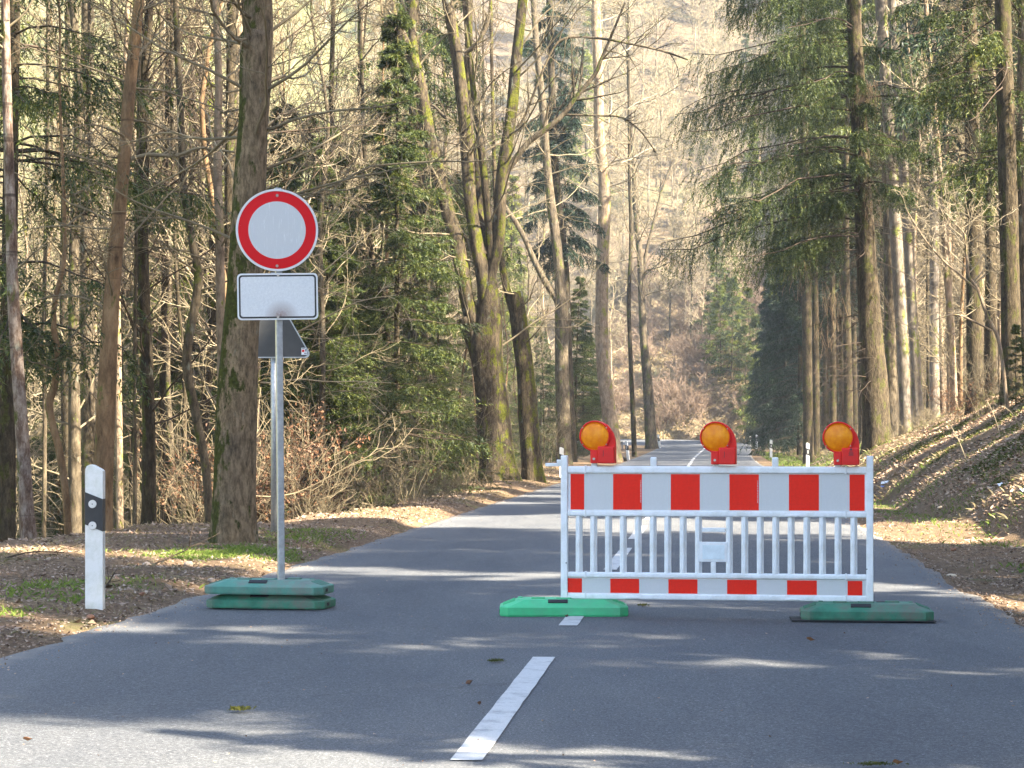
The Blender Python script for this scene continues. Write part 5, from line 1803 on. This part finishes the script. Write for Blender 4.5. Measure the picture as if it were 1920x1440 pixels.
for px, D in ((612, 34), (690, 36), (770, 38), (820, 41), (900, 49), (945, 60), (980, 66), (1030, 75), (850, 43), (790, 39.5), (700, 35.5), (745, 37), (600, 36), (575, 34.5), (880, 47), (1015, 70), (1085, 108), (1105, 120), (340, 33), (290, 34), (120, 33), (60, 32), (400, 34), (240, 36), (545, 33.5), (500, 36)):
    x = (px - 960) / F * D; u, v = xy2uv(x, D)
    place('vbush', x, D, s=PR.uniform(.35, .75))
for px, D, s_, lb in ((500, 34, .95, 'tallest front beech bush with red-brown leaves, right beside the mossy trunk'), (530, 35, .9, 'red-brown leaved beech bush directly behind the sign pole'), (480, 37, 1.0, 'red-brown leaved beech bush partly hidden behind the mossy trunk'),
                      (560, 36.5, .7, 'red-brown leaved beech bush a little right of the sign pole'), (600, 37, .45, 'small red-brown beech bush farthest right of the sign pole'), (780, 41, .3, 'lone small beech with brown leaves below the thick dark trunk'), (515, 38, 1.0, 'rearmost red-brown beech bush between mossy trunk and sign pole')):
    place('brown', (px - 960) / F * D, D, s=s_, label=lb)
place('brown', (1832 - 960) / F * 47, 47, s=.45, label='small beech with orange-brown leaves on the bank by the dark mossy trunk')['group'] = 'orange-leaved beech shoots on the right bank'
place('brown', (1790 - 960) / F * 51, 51, s=.38, label='lower small orange-leaved beech shoot on the bank, left of its twin')['group'] = 'orange-leaved beech shoots on the right bank'
GRB = 'dry bare shoots on the crest of the right bank'
for px, D, s_ in ((1652, 70, .5), (1680, 66, .5), (1720, 60, .6), (1760, 55, .5), (1800, 52, .5), (1850, 46, .5), (1600, 84, .6), (1560, 90, .6), (1700, 64, .4), (1640, 76, .6), (1740, 58, .5), (1880, 43, .4)):
    place('vbush', (px - 960) / F * D, D, s=s_, label='dry bare shoots on the crest of the right bank')['group'] = GRB

# low spruce bush at the top right of the bank and small firs
for px, D, s_, lab in ((1905, 43, .20, 'small dark green spruce sapling on top of the bank at the right edge'), (535, 36, .12, 'small bright fir sapling low at the verge edge, right of the sign pole')):
    r = place('foot', (px - 960) / F * D, D, s=s_, label=lab)
    r['group'] = 'single evergreen saplings'

# labels that single out each copied tree by look, depth and neighbour
RELABEL = {GHL: ('light green conifer', ZH), GDL: ('sunlit spruce', ZL), GL: ('bare tree', ZL), GH: ('bare tree', ZH), GY: ('young spruce', ZL), GT: ('tall spruce', ZR), GD: ('dense spruce', ZR), GC: ('conifer', ZH), GF: ('young spruce', ZH), GR: ('bare tree', ZR),
           'dense dark spruces deep in the left wood': ('dense spruce', ZL), 'bare bushes along the left verge': ('twiggy bush', ZL), GB: ('bare bush', ZH), GRB: ('dry shoots', [(999, ' on the crest of the right bank')])}
for o in list(col.objects):
    if o.type == 'EMPTY' and o.get('group') in RELABEL and o.location.z > -150:
        what, zones = RELABEL[o['group']]
        a = ADJ.get(o.name) or ADJ.get(SRC.get(o.name)) or {GY: 'green', GT: 'bare-stemmed', GD: 'dark', GC: 'dark', GF: 'green'}.get(o['group'], '')
        if o['group'] == GH: a = 'pale'
        o['label'] = where_label(a, what, o.location.x, o.location.y, zones, o.scale[0])

# protos never used must not stay in the scene
for L in PROTO.values():
    for r, used in [q[:2] for q in L]:
        if not used:
            for ch in KIDS.get(r.name, []): bpy.data.objects.remove(ch)
            bpy.data.objects.remove(r)

# ------------------------------------------------------------------ ground cover
def scatter(n, fu, fv, rng, keep=None):
    u = fu(n); v = fv(n)
    x, y = uv2xy(u, v)
    if keep is not None:
        k = keep(u, v); x, y, u, v = x[k], y[k], u[k], v[k]
    return x, y, u, v


rng = np.random.default_rng(31)
def cover(name, label, x, y, size, mat, flat=.75, lift=.012):
    z = gz(x, y) + lift
    V, T = leaf_quads(np.stack([x, y, z], 1), size, rng, flat=flat)
    o = link(name, mesh_np(name, V, [T], [M[mat]]))
    return tag(o, label, 'ground cover', kind='stuff')


# right bank leaves
n = 60000
v = 18 + 75 * rng.random(n) ** 1.5; u = 3.0 + rng.random(n) * 6.5
clump = vnoise(u, v, .9, 33) + vnoise(u, v, 3, 34) * .5
toeR = np.interp(v, [0, 26, 36, 60, 80, 130], [3.7, 3.6, 3.0, 3.0, 3.6, 4.6])
k = (clump > -.22) & (rng.random(n) < np.clip((u - toeR + .5) / 1.0, .06, 1))
x, y = uv2xy(u[k], v[k])
cover('leaf_litter', 'brown fallen leaves covering the right bank', x, y, .085, 'litter')
# left verge leaves, denser along its outer rim
n = 26000
v = 9 + 60 * rng.random(n) ** 1.4; ed = np.interp(v, [0, 24, 28, 31, 36, 60, 100, 165, 190], [7.6, 7.4, 6.6, 5.6, 5.0, 5.9, 6.6, 6.2, 9.])
u = -3.9 - rng.random(n) * 6
k = rng.random(n) < np.where(-u > ed - .7, .9, .16) * (vnoise(u, v, 1.2, 3) > -.25)
x, y = uv2xy(u[k], v[k])
cover('leaf_litter', 'brown fallen leaves scattered over the left verge and its rim', x, y, .07, 'litter')
# needles and crumbs: tiny dark and tan flakes on both verges
n = 50000
v = 8 + 30 * rng.random(n) ** 1.5
u = np.where(rng.random(n) < .6, -3.84 - rng.random(n) ** 1.3 * 3.8, 1.99 + rng.random(n) * 2.2)
x, y = uv2xy(u, v)
cover('needle_litter', 'fine needles and bark crumbs on both verges', x, y, .030, 'litter', .7, .006)
# grass
def grass(name, label, u, v, h, mat, w=.005, lean=.5):
    x, y = uv2xy(u, v)
    V, T = blades(np.stack([x, y, gz(x, y) - .01], 1), h, rng, w, lean)
    tag(link(name, mesh_np(name, V, [T], [M[mat]])), label, 'ground cover', kind='stuff')
def around(px, D, su, sv, n):
    u0, v0 = xy2uv((px - 960) / F * D, D)
    return rng.normal(u0, su, n), rng.normal(v0, sv, n)
U_, V__ = [], []
for px, D, su, sv, n in ((425, 22.2, .38, .45, 2600), (480, 22.3, .25, .4, 600), (365, 21.5, .2, .25, 450), (90, 17.6, .15, .2, 200), (60, 16.9, .14, .2, 250), (150, 16.6, .1, .2, 200), (560, 24.5, .3, .6, 600), (590, 26, .4, .8, 700), (230, 17.8, .25, .2, 160), (20, 15.2, .1, .2, 150)):
    a, b = around(px, D, su, sv, n); U_.append(a); V__.append(b)
u = np.concatenate(U_); v = np.concatenate(V__); k = (u < -3.95) & (vnoise(u, v, 5, 5) > -.22)
grass('grass', 'short fresh green grass tufts on the left verge', u[k], v[k], .055, 'grass')
n = 26000
v = 22 + 100 * rng.random(n) ** 1.4; tr = np.interp(v, [0, 26, 36, 60, 80, 130], [3.7, 3.6, 3.0, 3.0, 3.6, 4.6])
u = tr + rng.normal(.1, .5, n) + np.where(rng.random(n) < .55, rng.random(n) * 4.5, 0)
k = (u > 2.15) & (vnoise(u, v, .8, 77) > .02)
grass('grass', 'green grass tufts along the foot of the right bank', u[k], v[k], .07, 'grass', .007)
n = 9000
v = 78 + 60 * rng.random(n); u = 2.6 + rng.random(n) * 4.2
k = vnoise(u, v, .3, 7) > -.15
grass('grass', 'strip of green grass on the verge beside the right delineator posts', u[k], v[k], .10, 'grass', .02)
n = 12000
v = 20 + 85 * rng.random(n) ** 1.2; tr = np.interp(v, [0, 26, 36, 60, 80, 130], [3.7, 3.6, 3.0, 3.0, 3.6, 4.6])
u = tr + np.abs(rng.normal(.3, 2.2, n))
k = (vnoise(u, v, .7, 97) > .08) & (u < 11)
grass('dry_grass', 'dry straw-coloured grass on the right bank', u[k], v[k], .12, 'dry_grass', .005, .8)
n = 18000
v = 13 + 60 * rng.random(n) ** 1.3; u = -3.95 - rng.random(n) * 3.2
k = vnoise(u, v, .9, 57) > -.08
grass('dry_grass', 'dry straw-coloured grass on the left verge', u[k], v[k], .06, 'dry_grass', .004, 1.1)
n = 11000
s_ = rng.random(n); px = 1130 + 330 * rng.random(n); D = 200 + 22 * rng.random(n) ** 1.3
u, v = xy2uv((px - 960) / F * D, D); d, _ = cl_dist(u, v)
k = d > 3.4
grass('dry_grass', 'pale dry grass on the cut slope above the far bend', u[k], v[k], .38, 'dry_grass', .03, .7)
n = 9000
px = 1370 + 230 * rng.random(n); D = 95 + 105 * rng.random(n)
u, v = xy2uv((px - 960) / F * D, D)
k = (u > 4.2)
grass('dry_grass', 'pale dry grass on the slope right of the far road', u[k], v[k], .22, 'dry_grass', .02, .8)
# moss cushions on the bank
n = 60000
v = 26 + 45 * rng.random(n); u = 3.8 + rng.random(n) * 4.0
k = vnoise(u, v, .55, 41) + .4 * vnoise(u, v, 2.5, 4) > .03
x, y = uv2xy(u[k], v[k])
cover('moss', 'olive green moss patches on the right bank', x, y, .06, 'moss', .5, .02)


# ------------------------------------------------------------------ single small things
def small_leaf(px, py, label, mat='brown_leaf', s=.07, zlift=.012):
    D = F * CAMH / (py - HOR)
    x = (px - 960) / F * D
    rg = np.random.default_rng(int(px))
    n = 6
    pts = [(-.5, 0), (-.25, .22), (.1, .26), (.35, .12), (.5, 0), (.3, -.16), (0, -.24), (-.3, -.18)]
    V = [(a * s * 1.2, b * s * 1.1, .25 * s * abs(b) * 2 + .12 * s * math.sin(a * 6)) for a, b in pts] + [(0, 0, -.01)]
    F_ = np.array([[i, (i + 1) % 8, 8] for i in range(8)])
    o = link('fallen_leaf', mesh_np('fallen_leaf', np.array(V), [F_], [M[mat]]), None, (x, D, zlift), (rg.uniform(-.3, .3), rg.uniform(-.2, .2), rg.uniform(0, 6)))
    tag(o, label, 'leaf', 'single leaves lying on the road')


small_leaf(880, 1284, 'curled brown leaf on the road left of the nearest white dash', s=.055)
small_leaf(1520, 1202, 'brown leaf on the road in front of the right weathered footplate', s=.05)
small_leaf(898, 1323, 'small reddish leaf on the road close to the nearest white dash, below the curled leaf', s=.035)
small_leaf(1062, 1158, 'small yellow-brown leaf at the front edge of the bright green footplate', s=.045)
small_leaf(1684, 1434, 'dark leaf at the bottom edge of the picture beside the moss clump', s=.04)
small_leaf(52, 1390, 'pale leaf on the road near the bottom left', s=.035)


def moss_clump(px, py, label, s=.06, n=160, sx=1.0):
    D = F * CAMH / (py - HOR); x = (px - 960) / F * D
    rg = np.random.default_rng(int(px) + 3)
    c = np.stack([rg.normal(0, s * .38 * sx, n), rg.normal(0, s * .38, n), np.abs(rg.normal(0, s * .07, n))], 1)
    V, T = blades(c, s * .33, rg, .0022, 1.0)
    o = link('moss_clump', mesh_np('moss_clump', V, [T], [M['moss']]), None, (x, D, .006))
    tag(o, label, 'moss', 'loose moss clumps lying on the road')


moss_clump(450, 1334, 'loose green moss clump on the road, lower left', .06)
moss_clump(930, 1242, 'loose moss clump on the road above the nearest white dash', .05)
moss_clump(1206, 1137, 'loose moss clump on the road just under the barrier', .045)
moss_clump(1640, 1437, 'green moss clump cut by the bottom edge, right side', .035, 260, 2.6)


def scrap(px, py, D, label, mat, sx=.12, sy=.07, blue=False, kind='paper scrap'):
    x, y, _ = PX(px, py, D)
    z = float(gz(x, y)) + .02
    rg = np.random.default_rng(int(px + py))
    nx, ny = 6, 4
    V = []
    for j in range(ny):
        for i in range(nx):
            V.append(((i / (nx - 1) - .5) * sx, (j / (ny - 1) - .5) * sy, rg.uniform(0, .025)))
    Fq = [[j * nx + i, j * nx + i + 1, (j + 1) * nx + i + 1, (j + 1) * nx + i] for j in range(ny - 1) for i in range(nx - 1)]
    o = link('paper_scrap', mesh_np('paper_scrap', np.array(V), [np.array(Fq)], [M[mat]]), None, (x, y, z), (.5, -.2, rg.uniform(-.5, .5)))
    tag(o, label, kind, 'litter on the right bank')


scrap(1660, 923, 44, 'crumpled blue and white paper scrap at the foot of the bank right of the barrier', 'paper', .16, .10)
scrap(1655, 924, 43.8, 'small blue piece of the paper scrap at the foot of the bank', 'paper_blue', .09, .05)
scrap(1876, 917, 31, 'small white paper scrap half way up the bank near the right edge', 'paper', .07, .07)
scrap(1918, 945, 29, 'white paper scrap on the bank cut by the right edge', 'paper', .06, .06)


def stone(px, py, label, s, mat='stone', D=None, name='stone', cat='stone', group='stones and cones on the verges', el=1.0):
    D = D or F * CAMH / (py - HOR)
    x = (px - 960) / F * D
    bm = bmesh.new(); bmesh.ops.create_icosphere(bm, subdivisions=2, radius=s)
    rg = random.Random(px * 7 + py)
    for v in bm.verts:
        k = 1 + rg.uniform(-.16, .16); v.co = Vector((v.co.x * k * el, v.co.y * k, v.co.z * k * .7))
    o = bm_obj(name, bm, M[mat], None, (x, D, float(gz(x, D)) + s * .3), (0, 0, rg.uniform(0, 3)), smooth=(mat != 'stone'))
    tag(o, label, cat, group)


stone(353, 1068, 'reddish stone in the grass left of the mossy trunk foot', .042, D=20.6)
stone(275, 1073, 'brown stone on the verge between the delineator post and the mossy trunk', .040, D=20.0)
stone(396, 1090, 'small pale round stone on the verge left of the sign footplates', .032, D=18.6)
stone(170, 1148, 'spruce cone on the verge below the large delineator post', .030, 'cone', D=15.3, name='spruce_cone', cat='cone', el=1.7)
stone(183, 1176, 'dark spruce cone at the road edge below the large delineator post', .026, 'cone', D=14.3, name='spruce_cone', cat='cone', el=1.7)
stone(268, 1116, 'spruce cone lying right of the large delineator post', .022, 'cone', D=16.9, name='spruce_cone', cat='cone', el=1.7)
stone(1788, 1014, 'dark cone at the foot of the right bank', .035, 'cone', D=25.0, name='spruce_cone', cat='cone', el=1.5)
stone(1785, 1072, 'pale broken wood chip on the right verge beside the road edge', .022, 'wood_pale', D=20.3, name='wood_chip', cat='wood', el=3.5)
stone(1740, 970, 'pale wood splinter on the sunlit foot of the right bank, left one of two', .026, 'wood_pale', D=33.5, name='wood_chip', cat='wood', el=3.2)
stone(1764, 973, 'longer pale wood splinter on the sunlit foot of the right bank, right one of two', .03, 'wood_pale', D=33.2, name='wood_chip', cat='wood', el=4.5)
stone(1167, 871, 'cut tree stump between the pale trunk and the far tilted delineator post', .20, 'bark_dark', D=106, name='tree_stump', cat='stump', el=1.3)

# fallen sticks on the left verge
def stick(pts, label, w=.007, D=20, group='fallen sticks on the left verge'):
    rows = []
    for px, py, d, h in pts:
        x = (px - 960) / F * d; rows.append([x, d, float(gz(x, d)) + h, w])
    b = np.array(rows[0][:3]); rows = [[r[0] - b[0], r[1] - b[1], r[2] - b[2], r[3]] for r in rows]
    c = catmull(rows, 4)
    V, q = tubes(c[None, :, :3], c[None, :, 3], 5)
    P2, R2 = children(c[None, :, :3], c[None, :, 3], 5, (25, 55), rng, n=4, up=.02, minr=.003)
    V2, q2 = tubes(P2, R2, 4, len(V))
    o = link('fallen_stick', mesh_np('fallen_stick', np.vstack([V, V2]), [np.vstack([q, q2])], [M['twig_dark']], smooth=True), None, tuple(b))
    tag(o, label, 'stick', group)


stick([(195, 1096, 17.3, .01), (206, 1082, 17.4, .06), (215, 1073, 17.5, .11)], 'short stick poking up right of the large delineator post', .006)
stick([(290, 1064, 20.4, .02), (325, 1055, 21, .04), (352, 1045, 21.4, .10), (356, 1040, 21.4, .18)], 'forked dark stick on the verge left of the mossy trunk', .006)
stick([(10, 1060, 20.5, .02), (60, 1058, 21, .04), (120, 1050, 21.5, .03)], 'long thin stick on the verge left of the delineator post', .006)
for (a, b2, lab) in (((1815, 760), (1775, 688), 'bare pale stick standing out of the bank, left of the diagonal lit line'), ((1880, 770), (1850, 700), 'bare stick leaning out of the middle of the bank'), ((1918, 800), (1880, 762), 'long bare stick leaning across the upper right bank')):
    D = 37
    x0, _, z0 = PX(a[0], a[1], D); x1, _, z1 = PX(b2[0], b2[1], D)
    rows = [[0, 0, -.1, .010], [(x1 - x0) * .5, .02, (z1 - z0) * .5 + .03, .008], [x1 - x0, 0, z1 - z0, .005]]
    c = catmull(rows, 4); V, q = tubes(c[None, :, :3], c[None, :, 3], 5)
    P2, R2 = children(c[None, :, :3], c[None, :, 3], 4, (25, 55), rng, n=4, up=.02, minr=.003, lenf=(.15, .3))
    V2, q2 = tubes(P2, R2, 4, len(V))
    o = link('bare_shoot', mesh_np('bare_shoot', np.vstack([V, V2]), [np.vstack([q, q2])], [M['twig_pale']], smooth=True), None, (x0, D, float(gz(x0, D))))
    tag(o, lab, 'shoot', 'bare shoots standing on the right bank')

# ------------------------------------------------------------------ air
hz = bpy.data.materials.new('air'); hz.use_nodes = True
nt = hz.node_tree; nt.nodes.clear()
pv = nt.nodes.new('ShaderNodeVolumePrincipled'); ou = nt.nodes.new('ShaderNodeOutputMaterial')
pv.inputs['Color'].default_value = (.80, .90, 1.0, 1)
pv.inputs['Density'].default_value = .00028
pv.inputs['Anisotropy'].default_value = 0.0
nt.links.new(pv.outputs[0], ou.inputs['Volume'])
hb_ = box('haze', (-30, 200, 78), (330, 520, 190), hz)
tag(hb_, kind='stuff')

# crumbs on the tarmac
n = 5200
v = 7 + 50 * rng.random(n) ** 1.6; u = np.where(rng.random(n) < .93, np.where(rng.random(n) < .5, -3.88 + np.abs(rng.normal(0, .16, n)), 2.0 - np.abs(rng.normal(0, .15, n))), rng.uniform(-3.7, 1.9, n))
x, y = uv2xy(u, v)
V, T = leaf_quads(np.stack([x, y, np.full(n, .008)], 1), .015, rng, flat=.8)
tag(link('needle_litter', mesh_np('needle_litter', V, [T], [M['litter']])), 'needles and crumbs strewn over the tarmac, thickest at its edges', 'ground cover', kind='stuff')
